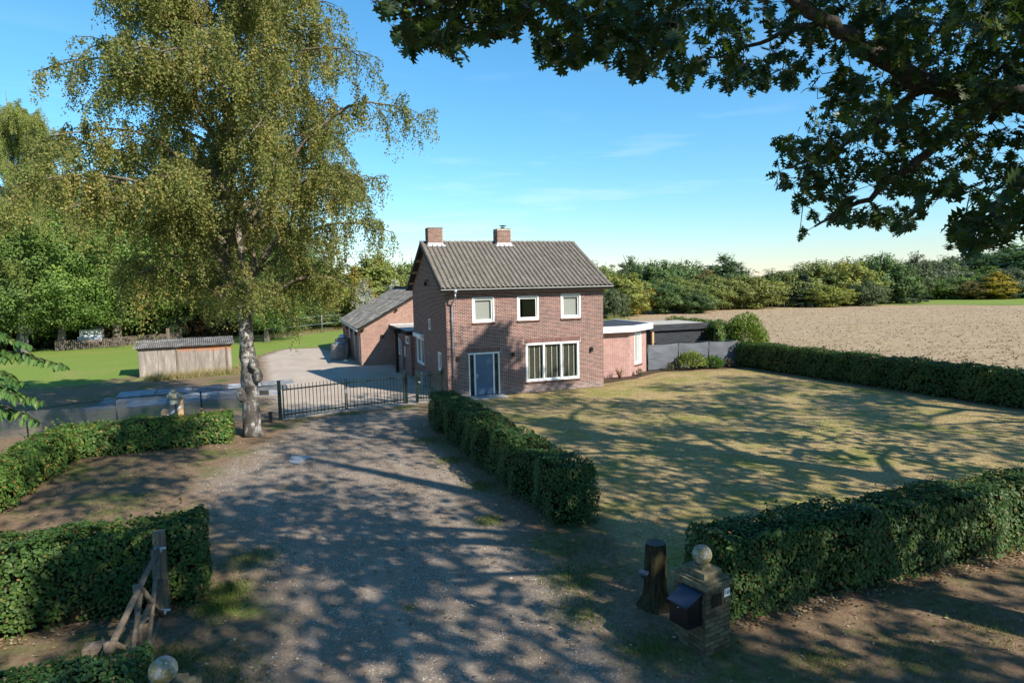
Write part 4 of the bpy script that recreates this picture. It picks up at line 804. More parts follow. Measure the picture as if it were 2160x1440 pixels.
# ------------------------------------------------------------------ broadleaf trees for woods and tree lines
def crown_mesh(name, seed, kind, ncl, npc, ls):
    rg = np.random.default_rng(seed); P = []; N_ = []; ti = []
    for i in range(ncl):
        d = unit(1, rg)[0]; r = (0.35 + 0.65 * rg.random() ** 0.5) * rg.uniform(0.82, 1.2)
        if kind == 'round': c = d * r * [3.6, 3.6, 4.1]
        elif kind == 'oval': c = d * r * [2.7, 2.7, 5.0]; c[:2] *= 1.15 - 0.09 * (c[2] + 5) * 0.6
        elif kind == 'broad': c = d * r * [4.6, 4.6, 3.2]
        elif kind == 'big': c = d * r * [4.3, 4.3, 4.6]
        else:
            z = rg.random() ** 1.25; c = np.array([d[0], d[1], 0]) * (1 - z) * 3.4 * rg.uniform(.6, 1.05); c[2] = -5 + 10.2 * z
        rc = rg.uniform(0.4, 1.0) * (0.75 if kind == 'cone' else 1.0); u = unit(npc, rg); rr = rc * rg.random(npc)[:, None] ** 0.4
        P.append(c + u * rr * [1, 1, 0.9]); N_.append(u * 0.7 + nrm(c) * 0.6 + [0, 0, 0.3]); ti.append(np.clip(0.5 + rg.normal(0, 0.17) + rg.normal(0, 0.16, npc), 0, 1))
    P = np.concatenate(P); n = len(P); N2 = nrm(np.concatenate(N_) + 0.5 * unit(n, rg)); T = nrm(np.cross(N2, unit(n, rg)) + [0, 0, -0.3]); L = ls * rg.uniform(0.6, 1.3, n)
    V, Fq, k = leaf_arrays(P - T * L[:, None] * 0.5, T, N2, L, L * 0.72, 'quad', 0.2)
    zmin, zmax = np.percentile(V[:, 2], 0.5), V[:, 2].max(); V[:, 2] = (V[:, 2] - zmin) / (zmax - zmin); w = np.percentile(np.abs(V[:, :2]), 98); V[:, :2] /= w      # unit crown: height 1, half width 1
    me = mesh_u(name, V, Fq, np.repeat(np.concatenate(ti), k)); me.materials.append(M['tree_leaf']); return me
CR = {'round': [crown_mesh('crown_round', 31 + i, 'round', 230, 60, 0.30) for i in range(3)], 'oval': [crown_mesh('crown_oval', 41 + i, 'oval', 220, 60, 0.28) for i in range(2)],
      'broad': [crown_mesh('crown_broad', 51 + i, 'broad', 260, 70, 0.28) for i in range(2)], 'cone': [crown_mesh('crown_cone', 61, 'cone', 150, 60, 0.30)],
      'big': [crown_mesh('crown_big', 65 + i, 'big', 560, 75, 0.135) for i in range(3)]}
def trunk_mesh(seed):
    rg = np.random.default_rng(seed); m = MB(); zz = np.linspace(0, 1, 9); pts = np.stack([0.02 * np.sin(zz * 5 + seed), 0.02 * np.cos(zz * 4), zz], 1); m.tube(pts, np.interp(zz, [0, 0.06, 0.5, 1], [1.5, 1.0, 0.75, 0.2]) * 0.022, 8)
    for k in range(7):
        a = k * 2.4; z0 = 0.42 + 0.07 * k; m.tube([(0, 0, z0), (0.1 * math.cos(a), 0.1 * math.sin(a), z0 + 0.12), (0.17 * math.cos(a), 0.17 * math.sin(a), z0 + 0.25)], [0.011, 0.007, 0.003], 5)
    V = np.array(m.v); me = D.meshes.new('trunk'); me.from_pydata(V.tolist(), [], m.f); me.update(); return me
TRK = [trunk_mesh(i) for i in range(3)]
tree_i = [0]
def plant(kind, x, y, h, w, col, label, group, base=0.12, bk='bark', name='broadleaf_tree', tr=1.0):
    i = tree_i[0]; tree_i[0] += 1; r = thing(name, label, 'tree', (x, y, 0), group, rz=(i * 2.1) % 6.28)
    tm = TRK[i % 3]
    if len(tm.materials) == 0: tm.materials.append(M['bark'])
    t = link('trunk', tm, r); t.scale = (h * tr, h * tr, h * 0.93); t.material_slots[0].link = 'OBJECT'; t.material_slots[0].material = M[bk]
    c = link('crown', CR[kind][i % len(CR[kind])], r); c.location = (0, 0, base * h); c.scale = (w / 2, w / 2, h * (1 - base)); v = 1 + 0.12 * math.sin(i * 12.9); c.color = (col[0] * v, col[1] * v, col[2], 1)
    return r
def h_px(px, dist, ytop):
    d = ray(px, ytop); return CAM_H + d[2] / np.linalg.norm(d[:2]) * dist
GR = {'dark': (0.09, 0.145, 0.055), 'mid': (0.13, 0.19, 0.055), 'olive': (0.18, 0.215, 0.065), 'yell': (0.23, 0.25, 0.065), 'orange': (0.24, 0.19, 0.06), 'bright': (0.14, 0.225, 0.05), 'grey': (0.105, 0.135, 0.078), 'gold': (0.36, 0.29, 0.04), 'blue': (0.06, 0.092, 0.06)}
DESC = {'dark': 'dark green', 'mid': 'mid green', 'olive': 'olive green', 'yell': 'yellow-green', 'orange': 'orange-tinged', 'bright': 'bright green', 'grey': 'grey-green', 'gold': 'golden yellow', 'blue': 'blue-green'}
# px centre, top px, width px, distance, crown, colour
LINE = [(1262, 548, 90, 128, 'round', 'olive'), (1310, 572, 105, 104, 'round', 'yell'), (1292, 606, 60, 100, 'round', 'grey'), (1328, 538, 60, 135, 'oval', 'grey'), (1375, 545, 110, 128, 'round', 'dark'), (1345, 590, 60, 110, 'round', 'orange'), (1395, 585, 95, 112, 'round', 'dark'), (1440, 546, 110, 138, 'broad', 'dark'),
        (1425, 580, 80, 122, 'round', 'olive'), (1465, 590, 95, 118, 'round', 'olive'), (1470, 615, 70, 112, 'round', 'dark'), (1500, 577, 80, 124, 'round', 'olive'), (1530, 531, 92, 140, 'oval', 'dark'), (1545, 580, 90, 126, 'round', 'yell'), (1590, 580, 100, 128, 'round', 'yell'), (1490, 568, 70, 130, 'oval', 'orange'),
        (1628, 565, 75, 136, 'oval', 'mid'), (1660, 570, 85, 136, 'round', 'olive'), (1695, 578, 65, 134, 'cone', 'blue'), (1720, 545, 100, 142, 'round', 'olive'), (1745, 600, 80, 134, 'round', 'yell'), (1772, 550, 70, 144, 'oval', 'orange'), (1800, 548, 85, 142, 'round', 'yell'), (1830, 590, 60, 138, 'round', 'grey'),
        (1800, 540, 100, 160, 'round', 'dark'), (1855, 530, 95, 148, 'round', 'dark'), (1890, 545, 70, 150, 'oval', 'dark'), (1905, 560, 60, 150, 'cone', 'blue'), (1930, 528, 50, 165, 'oval', 'grey'), (1950, 545, 110, 156, 'broad', 'grey'), (1940, 580, 90, 146, 'round', 'bright'), (1985, 545, 90, 168, 'round', 'mid'), (2000, 585, 80, 148, 'round', 'mid'),
        (2040, 575, 80, 152, 'round', 'bright'), (2062, 590, 60, 146, 'round', 'orange'), (2080, 560, 80, 158, 'oval', 'bright'), (2100, 568, 52, 146, 'oval', 'gold'), (2128, 562, 70, 150, 'round', 'grey'), (2060, 530, 120, 180, 'broad', 'grey'), (2150, 510, 140, 178, 'broad', 'dark'), (2210, 500, 140, 170, 'round', 'dark'), (2270, 520, 120, 160, 'round', 'olive'),
        (1330, 560, 120, 150, 'broad', 'dark'), (1420, 556, 120, 152, 'broad', 'mid'), (1500, 580, 120, 156, 'broad', 'dark'), (1580, 585, 120, 158, 'broad', 'dark'), (1660, 575, 120, 160, 'broad', 'dark'), (1730, 565, 120, 164, 'broad', 'dark')]
for px, yt, wp, ds, kd, cl in LINE:
    ds = ds + (26 if px > 1930 else 0)
    x, y = at_px(px, ds); h = h_px(px, ds, yt); sz = ('tall ' if h > 10.5 else 'low ' if h < 7.8 else 'mid-height ') + {'round': 'round', 'broad': 'spreading', 'oval': 'narrow', 'cone': 'pointed'}[kd]
    plant(kd, x, y, h, wp * ds / F_PX * 1.12, GR[cl], f'{sz} {DESC[cl]} tree in the row beyond the plowed field', f'{sz} {DESC[cl]} trees beyond the field', base=0.03)
# wood behind the back lawn (left) and behind the barn
WOOD = [(118, 735, 78, 400, 190, 'big', 'bright', 0.15), (250, 728, 80, 360, 240, 'big', 'bright', 0.14), (363, 715, 84, 380, 200, 'big', 'mid', 0.15), (398, 715, 86, 430, 180, 'big', 'bright', 0.16), (562, 722, 74, 500, 170, 'big', 'bright', 0.15), (470, 712, 90, 420, 200, 'big', 'mid', 0.12), (30, 735, 80, 420, 190, 'big', 'mid', 0.12)]
MLAB = ['maple between the weeping birch and the white coop', 'maple just right of the white coop', 'maple behind the left end of the old shed', 'maple behind the middle of the old shed roof', 'maple standing in front of the tall mesh fence', 'maple behind the white birch trunk', 'maple behind the weeping birch']
for (px, yb, ds, yt, wp, kd, cl, bs0), ml in zip(WOOD, MLAB):
    x, y = at_px(px, ds); plant(kd, x, y, h_px(px, ds, yt), wp * ds / F_PX * 1.15, GR[cl], f'{DESC[cl]} {ml}', 'maples at the lawn edge', base=bs0, bk='bark_shaded', name='maple_tree', tr=0.95)
for k in range(22):
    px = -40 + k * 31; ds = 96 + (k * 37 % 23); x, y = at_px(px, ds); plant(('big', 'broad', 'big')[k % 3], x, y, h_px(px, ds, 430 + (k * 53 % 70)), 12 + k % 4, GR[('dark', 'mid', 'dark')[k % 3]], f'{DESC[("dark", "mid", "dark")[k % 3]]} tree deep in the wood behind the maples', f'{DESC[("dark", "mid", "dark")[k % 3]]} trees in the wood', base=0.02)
BACK = [(600, 560, 110, 98, 'round', 'mid'), (640, 590, 90, 96, 'round', 'yell'), (690, 545, 100, 102, 'oval', 'mid'), (715, 600, 80, 95, 'round', 'yell'), (745, 560, 70, 104, 'oval', 'orange'), (775, 525, 95, 106, 'oval', 'olive'), (800, 530, 80, 112, 'oval', 'yell'), (835, 545, 90, 118, 'round', 'olive'), (870, 545, 90, 122, 'round', 'mid'), (765, 585, 62, 90, 'oval', 'gold'), (735, 640, 80, 92, 'round', 'yell'), (655, 640, 90, 90, 'round', 'olive'), (585, 650, 70, 88, 'round', 'mid'), (910, 560, 90, 120, 'round', 'dark'), (690, 655, 70, 89, 'round', 'mid')]
for px, yt, wp, ds, kd, cl in BACK:
    x, y = at_px(px, ds); plant(kd, x, y, h_px(px, ds, yt), wp * ds / F_PX * 1.15, GR[cl], f'{DESC[cl]} tree growing behind the barn and mesh fence', f'{DESC[cl]} trees behind the barn', base=0.03)
for px, yt, wp, ds in ((766, 585, 46, 88), (832, 588, 46, 100)):
    x, y = at_px(px, ds); plant('oval', x, y, h_px(px, ds, yt), wp * ds / F_PX * 1.1, (0.40, 0.42, 0.36), 'silvery white-leaved willow showing above the barn roof', 'silvery willows', base=0.02, name='willow_tree')
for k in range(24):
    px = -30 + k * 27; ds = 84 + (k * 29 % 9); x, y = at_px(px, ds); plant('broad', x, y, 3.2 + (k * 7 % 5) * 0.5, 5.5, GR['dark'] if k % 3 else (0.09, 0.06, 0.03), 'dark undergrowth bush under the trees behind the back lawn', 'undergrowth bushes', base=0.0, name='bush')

# ------------------------------------------------------------------ steel gate and wire fence
G0, G1, G2, G3 = np.array([-0.51, 29.87, 0]), np.array([2.38, 30.78, 0]), np.array([5.27, 31.38, 0]), np.array([5.80, 31.42, 0])
gt = thing('driveway_gate', 'dark green double bar gate closed across the driveway', 'gate', tuple(G0))
for p, h, r in ((G0, 1.72, 0.075), (G2, 1.62, 0.07)):
    po = MB().box(p[0] - r, p[0] + r, p[1] - r, p[1] + r, 0, h).build('gate_post', M['gate'], gt); MB().box(p[0] - r - 0.008, p[0] + r + 0.008, p[1] - r - 0.008, p[1] + r + 0.008, h, h + 0.025).build('post_cap', M['gate'], po)
def leaf(A, B, n, par, top=1.32, low=0.22, tip=1.52, nm='gate_leaf'):
    d = (B - A) / np.linalg.norm(B - A); fr = MB()
    fr.bar(A + EZ * top, B + EZ * top, 0.05, 0.055).bar(A + EZ * low, B + EZ * low, 0.05, 0.055).bar(A + EZ * 0.08, A + EZ * tip, 0.055, 0.055, (0, 1, 0)).bar(B + EZ * 0.08, B + EZ * tip, 0.055, 0.055, (0, 1, 0)); f = fr.build(nm, M['gate'], par)
    me = None
    for k in range(1, n):
        p = A + (B - A) * k / n
        if me is None: o = MB().box(p[0] - 0.014, p[0] + 0.014, p[1] - 0.014, p[1] + 0.014, 0.1, tip).build('gate_bar', M['gate'], f); me = o.data; base = p.copy()
        else: o = link('gate_bar', me, f); o.location = p - base
    return f
dg = (G1 - G0) / np.linalg.norm(G1 - G0); dg2 = (G2 - G1) / np.linalg.norm(G2 - G1)
leaf(G0 + dg * 0.16, G1 - dg * 0.04, 17, gt); leaf(G1 + dg2 * 0.04, G2 - dg2 * 0.13, 17, gt)
MB().box(G1[0] - 0.05, G1[0] + 0.05, G1[1] - 0.07, G1[1] + 0.07, 0.85, 1.05).build('gate_lock', M['zinc'], gt)
MB().bar(G0 + [0.1, -0.05, 0.03], G1 + [0.2, -0.05, 0.03], 0.1, 0.05).build('gate_sill', M['concrete'], gt)
bf = thing('bar_fence', 'short dark green bar fence between the gate post and the house corner', 'fence', tuple(G3))
for p in (G3, np.array([7.15, 31.55, 0])): MB().box(p[0] - 0.05, p[0] + 0.05, p[1] - 0.05, p[1] + 0.05, 0, 1.62).build('fence_post', M['gate'], bf)
leaf(G3 + [0.07, 0, 0], np.array([7.08, 31.55, 0]), 9, bf, nm='fence_panel'); MB().box(5.86, 5.98, 31.28, 31.34, 1.0, 1.06).build('latch', M['zinc'], bf)
op = thing('gate_opener', 'small black gate opener box beside the left gate post', 'box', (-0.85, 29.6, 0)); MB().box(-0.98, -0.84, 29.52, 29.66, 0, 0.42).box(-1.0, -0.82, 29.5, 29.68, 0.42, 0.46).build('opener_box', M['black'], op)
wf = thing('wire_fence', 'chain-link wire fence on dark posts left of the driveway gate', 'fence', (-0.6, 29.9, 0))
WP = [(-0.6, 29.9, 1.55), (-3.65, 30.2, 1.44), (-6.84, 30.35, 1.38), (-10.05, 30.6, 1.12), (-13.3, 31.0, 1.12)]
for x, y, h in WP[1:]: MB().tube([(x, y, 0), (x, y, h + 0.03)], 0.032, 8).build('fence_post', M['gate'], wf)
WG = plain('galvanised_wire', (0.40, 0.38, 0.33), 0.5, 0.4, 0.2)
for (x0, y0, h0), (x1, y1, h1) in zip(WP, WP[1:]):
    MB().tube([(x0, y0, h0), (x1, y1, h1)], 0.022, 6).build('top_rail', M['gate'], wf)
    Lf = math.hypot(x1 - x0, y1 - y0); sp = 0.115; mm = MB(); hh = min(h0, h1) - 0.03; nseg = int((Lf + hh) / sp)
    for k in range(nseg):
        for sgn in (1, -1):
            a = k * sp if sgn > 0 else k * sp - hh + hh; u0 = a - hh if sgn > 0 else a; u1 = a if sgn > 0 else a - hh      # bottom and top positions along the fence
            za, zb = 0.03, hh; ua, ub = u0, u1
            if ua == ub: continue
            lo, hi = min(ua, ub), max(ua, ub); c0, c1 = max(lo, 0.03), min(hi, Lf - 0.03)
            if c1 - c0 < 0.02: continue
            z_at = lambda u: za + (zb - za) * (u - ua) / (ub - ua)
            pa = (x0 + (x1 - x0) * c0 / Lf, y0 + (y1 - y0) * c0 / Lf, z_at(c0)); pb = (x0 + (x1 - x0) * c1 / Lf, y0 + (y1 - y0) * c1 / Lf, z_at(c1)); mm.tube([pa, pb], 0.0042, 3, False)
    mm.build('wire_mesh', WG, wf, 'stuff')
sg = thing('fence_sign', 'small dark lettered plate hanging on the wire fence near the gate', 'sign', (-1.1, 29.9, 1.2)); MB().box(-1.32, -0.93, 29.9, 29.915, 1.15, 1.36).build('plate', plain('slate_plate', (0.075, 0.068, 0.06), 0.7, 0.2), sg)
def text(body, size, loc, rot, mat, parent, name='lettering'):
    cu = D.curves.new('lettering', 'FONT'); cu.body = body; cu.size = size; cu.extrude = 0.0015; cu.align_x = 'CENTER'; cu.align_y = 'CENTER'; ob = D.objects.new('tmp', cu); COL.objects.link(ob)
    bpy.context.view_layer.update(); me = D.meshes.new_from_object(ob.evaluated_get(bpy.context.evaluated_depsgraph_get())); D.objects.remove(ob); o = link(name, me, parent); me.materials.clear(); me.materials.append(mat); o.location = np.array(loc) - wloc(parent); o.rotation_euler = rot; return o
text('VFS', 0.15, (-1.125, 29.896, 1.255), (math.pi / 2, 0, 0), M['black'], sg)

# ------------------------------------------------------------------ slabs, old shed, lantern post
pv = thing('slab_pavement', 'worn concrete slab pavement in front of the old shed', 'pavement', (-5, 40, 0)); pv['kind'] = 'structure'
k = 0
for i in range(5):
    for j in range(3):
        x = -8.9 + i * 1.86 + 0.35 * j; y = 37.2 + j * 1.95 + 0.14 * i; d = 0.9; cc, ss = math.cos(0.08), math.sin(0.08)
        MB().prism([(x + cc * a - ss * b, y + ss * a + cc * b) for a, b in ((-d, -0.93), (d, -0.93), (d, 0.93), (-d, 0.93))], 0.0, 0.035 + RNG.uniform(-0.01, 0.015)).build('slab', plain('concrete_slab_%d' % k, tuple(np.array((0.25, 0.255, 0.27)) * (0.62, 1.0, 1.35)[(i * 2 + j) % 3]), 0.9, 0.1, var=0.25, vs=2) if k < 3 else D.materials['concrete_slab_%d' % ((i * 2 + j) % 3)], pv); k += 1
os_ = thing('old_shed', 'weathered panel shed with a corrugated roof and rust stains on the lawn', 'shed', (-9.44, 48.46, 0))
A, B = np.array([-9.44, 48.46, 0]), np.array([-3.84, 49.1, 0]); U = (B - A) / np.linalg.norm(B - A); N = np.array([U[1], -U[0], 0]); Ls = np.linalg.norm(B - A); Dp = 2.6
npn = 5
for k in range(npn):
    a, b = Ls * k / npn + 0.008, Ls * (k + 1) / npn - 0.008; V, Fq = boxes([A + U * (a + b) / 2 + EZ * 1.0 - N * (0.03 + 0.008 * (k % 2))], [((b - a) / 2, 0.93, 0.03)], U, EZ, N); link('wall_panel', mesh_u('wall_panel', V - wloc(os_), Fq), os_, M['panel'])
V, Fq = boxes([A + U * Ls / 2 + EZ * 0.05 - N * 0.06], [(Ls / 2 + 0.03, 0.06, 0.05)], U, EZ, N); link('base_plank', mesh_u('base_plank', V - wloc(os_), Fq), os_, M['wood'])
for u in (0.02, Ls - 0.02):
    V, Fq = boxes([A + U * u - N * (Dp / 2 + 0.07) + EZ * 0.97], [(0.03, 0.95, Dp / 2)], U, EZ, N); link('side_wall', mesh_u('side_wall', V - wloc(os_), Fq), os_, M['panel'])
V, Fq = boxes([A + U * Ls / 2 - N * Dp + EZ * 1.1], [(Ls / 2 - 0.06, 1.08, 0.03)], U, EZ, N); link('back_wall', mesh_u('back_wall', V - wloc(os_), Fq), os_, M['panel'])
for u in (2.28, 5.35): V, Fq = boxes([A + U * u + EZ * 1.0 + N * 0.03], [(0.05, 0.95, 0.025)], U, EZ, N); link('batten', mesh_u('batten', V - wloc(os_), Fq), os_, M['wood'])
wv = []; nq = 8 * 4 + 1; swd = (Ls + 0.5) / 6
for u, lift in ((0, 0.0), (Dp + 0.5, 0.34)):
    for j in range(nq): p = U * (j / (nq - 1) * swd * 1.02) - N * u + EZ * (lift + 0.035 * math.cos(j * math.pi / 2)); wv.append(tuple(p))
for u, lift in ((0.0, -0.012), (Dp + 0.5, 0.328)):
    for j in range(nq): p = U * (j / (nq - 1) * swd * 1.02) - N * u + EZ * (lift + 0.035 * math.cos(j * math.pi / 2)); wv.append(tuple(p))
wf_ = [(j, j + 1, nq + j + 1, nq + j) for j in range(nq - 1)] + [(2 * nq + j, 2 * nq + j + 1, j + 1, j) for j in range(nq - 1)]
sm = mesh_u('roof_sheet', wv, wf_); sm.materials.append(M['sheet_pale'] if 'sheet_pale' in M else M['sheet'])
for k in range(6): o = link('roof_sheet', sm, os_); o.location = A + U * (-0.25 + k * swd) + N * 0.22 + EZ * (1.96 + 0.006 * (k % 2)) - wloc(os_)
V, Fq = boxes([A + U * Ls / 2 + N * 0.1 + EZ * 1.9], [(Ls / 2 + 0.1, 0.05, 0.03)], U, EZ, N); link('eave_batten', mesh_u('eave_batten', V - wloc(os_), Fq), os_, M['darkwood'])
pp = thing('wooden_post', 'bare wooden post rising behind the old shed roof', 'post', (-8.2, 52.4, 0)); MB().box(-8.3, -8.1, 52.3, 52.5, 0, 3.0).build('post', M['wood'], pp)
bn = thing('garden_bench', 'old wooden bench standing at the right end of the old shed', 'bench', (-3.2, 50.2, 0))
MB().box(-3.5, -2.2, 50.0, 50.45, 0.42, 0.47).build('seat', M['wood'], bn); MB().box(-3.5, -2.2, 50.45, 50.5, 0.6, 0.95).build('backrest', M['wood'], bn)
for x in (-3.45, -2.3): MB().box(x, x + 0.06, 50.02, 50.48, 0, 0.42).build('leg', M['wood'], bn)
lp = thing('lantern_post', 'lantern with a mossy pointed roof on a wooden post behind the hedge', 'lantern', (-4.3, 28.6, 0))
MB().box(-4.3, -4.12, 28.55, 28.73, 0, 1.5).build('post', M['timber'], lp)
lb = MB().prism([(-4.52, 28.35), (-4.26, 28.35), (-4.22, 28.6), (-4.56, 28.6)], 1.28, 1.56).build('lantern_body', plain('cream_glass', (0.5, 0.47, 0.38), 0.4, 0.4), lp)
MB().add([(-4.72, 28.2, 1.56), (-4.06, 28.2, 1.56), (-4.06, 28.78, 1.56), (-4.72, 28.78, 1.56), (-4.39, 28.48, 1.93)], [(3, 2, 1, 0), (0, 1, 4), (1, 2, 4), (2, 3, 4), (3, 0, 4)]).build('lantern_roof', M['lichen'], lp)
MB().tube([(-4.39, 28.48, 1.9), (-4.39, 28.48, 2.05)], 0.012, 5).build('finial', M['lichen'], lp); MB().tube([(-4.36, 28.45, 0), (-4.36, 28.45, 1.28)], 0.025, 8).build('stem', M['black'], lp); MB().bar((-4.85, 28.5, 0.7), (-4.15, 28.53, 1.18), 0.03, 0.08).build('brace', M['white'], lp)
st = thing('stone_bollard', 'small rounded sandstone post behind the hedge near the lantern', 'post', (-4.8, 28.6, 0)); MB().prism([(-4.9, 28.5), (-4.68, 28.5), (-4.68, 28.7), (-4.9, 28.7)], 0, 1.0).add([(-4.9, 28.5, 1.002), (-4.68, 28.5, 1.002), (-4.68, 28.7, 1.002), (-4.9, 28.7, 1.002), (-4.84, 28.55, 1.09), (-4.74, 28.55, 1.09), (-4.74, 28.65, 1.09), (-4.84, 28.65, 1.09)], [(0, 1, 5, 4), (1, 2, 6, 5), (2, 3, 7, 6), (3, 0, 4, 7), (4, 5, 6, 7)]).build('bollard', plain('sandstone', (0.5, 0.36, 0.24), 0.9, 0.1, vs=12), st)
co = thing('chicken_coop', 'small white coop on legs at the far side of the back lawn', 'coop', (-19.2, 77.5, 0))
MB().box(-20.2, -18.3, 77.2, 78.6, 0.95, 1.85).build('coop_body', M['white'], co); MB().box(-20.35, -18.2, 77.02, 77.2, 0.6, 1.12).build('nest_box', M['blue_white'], co)
for x in (-19.85, -18.95): MB().box(x, x + 0.42, 77.17, 77.198, 1.38, 1.5).build('coop_window', M['black'], co)
MB().add([(-20.4, 77.0, 1.86), (-18.1, 77.0, 1.86), (-18.1, 78.8, 2.2), (-20.4, 78.8, 2.2), (-20.4, 77.0, 1.92), (-18.1, 77.0, 1.92), (-18.1, 78.8, 2.26), (-20.4, 78.8, 2.26)], [(3, 2, 1, 0), (4, 5, 6, 7), (0, 1, 5, 4), (1, 2, 6, 5), (2, 3, 7, 6), (3, 0, 4, 7)]).build('coop_roof', M['roof_felt'], co)
for x, y in ((-20.1, 77.3), (-18.4, 77.3), (-20.1, 78.5), (-18.4, 78.5)): MB().box(x - 0.04, x + 0.04, y - 0.04, y + 0.04, 0, 0.95).build('leg', M['wood'], co)
pf = thing('picket_fence', 'low grey picket fence along the edge of the wood', 'fence', (-22, 76, 0)); PP = [(-21.6, 74.6), (-17.2, 76.5), (-15.2, 78.5), (-11.5, 80.5)]; pm = None
for (x0, y0), (x1, y1) in zip(PP, PP[1:]):
    Lf = math.hypot(x1 - x0, y1 - y0); nb = int(Lf / 0.16); C = [(x0 + (x1 - x0) * k / nb, y0 + (y1 - y0) * k / nb, 0.48 + 0.04 * RNG.random()) for k in range(nb)]; V, Fq = boxes(C, [(0.055, 0.48, 0.012)] * nb, EX, EZ, -EY); link('picket_row', mesh_u('picket_row', V - wloc(pf), Fq), pf, M['shaded_wood'], 'stuff'); MB().bar((x0, y0 + 0.04, 0.7), (x1, y1 + 0.04, 0.7), 0.04, 0.07).build('rail', M['shaded_wood'], pf)
mf = thing('mesh_fence', 'tall green mesh fence between the back lawn and the trees behind the barn', 'fence', (-2, 79, 0)); MP = [(-3.5, 77.5), (0.5, 80.5), (4.0, 84.5), (7.5, 89)]
for x, y in MP: MB().tube([(x, y, 0), (x, y, 2.1)], 0.04, 6).build('fence_post', M['gate'] if x < 2 else M['concrete'], mf)
for (x0, y0), (x1, y1) in zip(MP, MP[1:]):
    for z in (0.1, 1.1, 2.05): MB().tube([(x0, y0, z), (x1, y1, z)], 0.014, 4).build('wire', M['gutter'], mf)
    mm = MB(); Lf = math.hypot(x1 - x0, y1 - y0)
    for k in range(int(Lf / 0.25)):
        q = k * 0.25 / Lf; mm.tube([(x0 + (x1 - x0) * q, y0 + (y1 - y0) * q, 0.05), (x0 + (x1 - x0) * q, y0 + (y1 - y0) * q, 2.05)], 0.006, 3, False)
    mm.build('mesh_wire', M['gate'], mf, 'stuff')

# ------------------------------------------------------------------ entrance pillars, mailbox, stump
def rot2(c, a, u, v): return (c[0] + u * math.cos(a) - v * math.sin(a), c[1] + u * math.sin(a) + v * math.cos(a))
def pillar(cx, cy, rz, label, w=0.55, d=0.66):
    p = thing('gate_pillar', label, 'pillar', (cx, cy, 0), 'entrance pillars'); c = (cx, cy); Uu = np.array([math.cos(rz), math.sin(rz), 0]); Vv = np.array([-math.sin(rz), math.cos(rz), 0])
    MB().prism([rot2(c, rz, a * (w / 2 - 0.012), b * (d / 2 - 0.012)) for a, b in ((-1, -1), (1, -1), (1, 1), (-1, 1))], 0, 1.06).build('pillar_core', plain('dark_mortar', (0.11, 0.1, 0.075), 0.95, 0.1), p)
    for r in range(14):
        z = 0.008 + r * 0.075; nbx = 3; 
        for side in range(4):
            ax, nv, Lw, Ld = ((Uu, -Vv, w, d), (Vv, Uu, d, w), (-Uu, Vv, w, d), (-Vv, -Uu, d, w))[side]; off = 0.105 if (r + side) % 2 else 0.0; s = -Lw / 2
            cuts = [s + off + 0.21 * k for k in range(-1, 6)]
            for a, b in zip(cuts, cuts[1:]):
                a, b = max(a, -Lw / 2 + 0.002), min(b, Lw / 2 - 0.002 - 0.0)
                if b - a < 0.05: continue
                cc = np.array([cx, cy, z + 0.0325]) + ax * (a + b) / 2 + nv * (Ld / 2 - 0.02 + jit(0.0015)); V, Fq = boxes([cc], [((b - a) / 2 - 0.006, 0.0325, 0.022)], ax, EZ, nv); link('brick', mesh_u('brick', V - wloc(p), Fq, np.full(8, RNG.random())), p, M['brick_old'])
    for z0, z1, k1, k2 in ((1.06, 1.13, 0.61, 0.72), (1.132, 1.165, 0.52, 0.62), (1.167, 1.26, 0.40, 0.46), (1.262, 1.31, 0.2, 0.2)): MB().prism([rot2(c, rz, a * k1 / 2, b * k2 / 2) for a, b in ((-1, -1), (1, -1), (1, 1), (-1, 1))], z0, z1).build('cap_stone', M['lichen_dark'], p)
    MB().lathe((cx, cy, 1.3), [(0.02, 0)] + [(0.155 * math.sin(t), 0.155 - 0.155 * math.cos(t)) for t in np.linspace(0.3, math.pi - 0.05, 12)], 20).build('stone_ball', M['lichen'], p)
    return p, Uu, Vv
M['lichen_dark'] = plain('mossy_cap_stone', (0.17, 0.15, 0.095), 0.95, 0.1, var=0.3, vs=9, bump=0.5)
p1, Uu, Vv = pillar(6.0, 8.45, rad(12), 'brick gate pillar with stone ball, house number plate and mailbox')
pillar(-1.55, 8.05, rad(-8), 'gate pillar with a lichen-covered stone ball next to the open pole gate')
pc_ = np.array([6.0, 8.45, 0])
def slab_on(c, ax, n, hu, hz, hn, name, mat, par): V, Fq = boxes([c], [(hu, hz, hn)], ax, EZ, n); return link(name, mesh_u(name, V - wloc(par), Fq), par, mat)
npl = slab_on(pc_ + Uu * 0.185 - Vv * 0.345 + EZ * 0.93, Uu, -Vv, 0.062, 0.062, 0.006, 'number_plate', M['white'], p1)
text('16E', 0.085, pc_ + Uu * 0.185 - Vv * 0.353 + EZ * 0.93, (math.pi / 2, 0, rad(12)), M['black'], p1, 'house_number')
slab_on(pc_ - Uu * 0.04 - Vv * 0.345 + EZ * 0.86, Uu, -Vv, 0.11, 0.1, 0.006, 'name_plate', M['black'], p1)
mbx = thing('mailbox', 'blue-black steel mailbox with a slanted lid on the gate pillar', 'mailbox', tuple(pc_ - Uu * 0.46))
c0 = pc_ - Uu * 0.29 - Vv * 0.08; q = [(0.0, -0.19), (-0.3, -0.19), (-0.3, 0.19), (0.0, 0.19)]
bt = [tuple(c0 + Uu * u + Vv * v + EZ * 0.5) for u, v in q]; tp_ = [tuple(c0 + Uu * u + Vv * v + EZ * (1.0 if u == 0 else 0.86)) for u, v in q]
M['mailbox'] = plain('blue_black_enamel', (0.006, 0.007, 0.010), 0.3, 0.5)
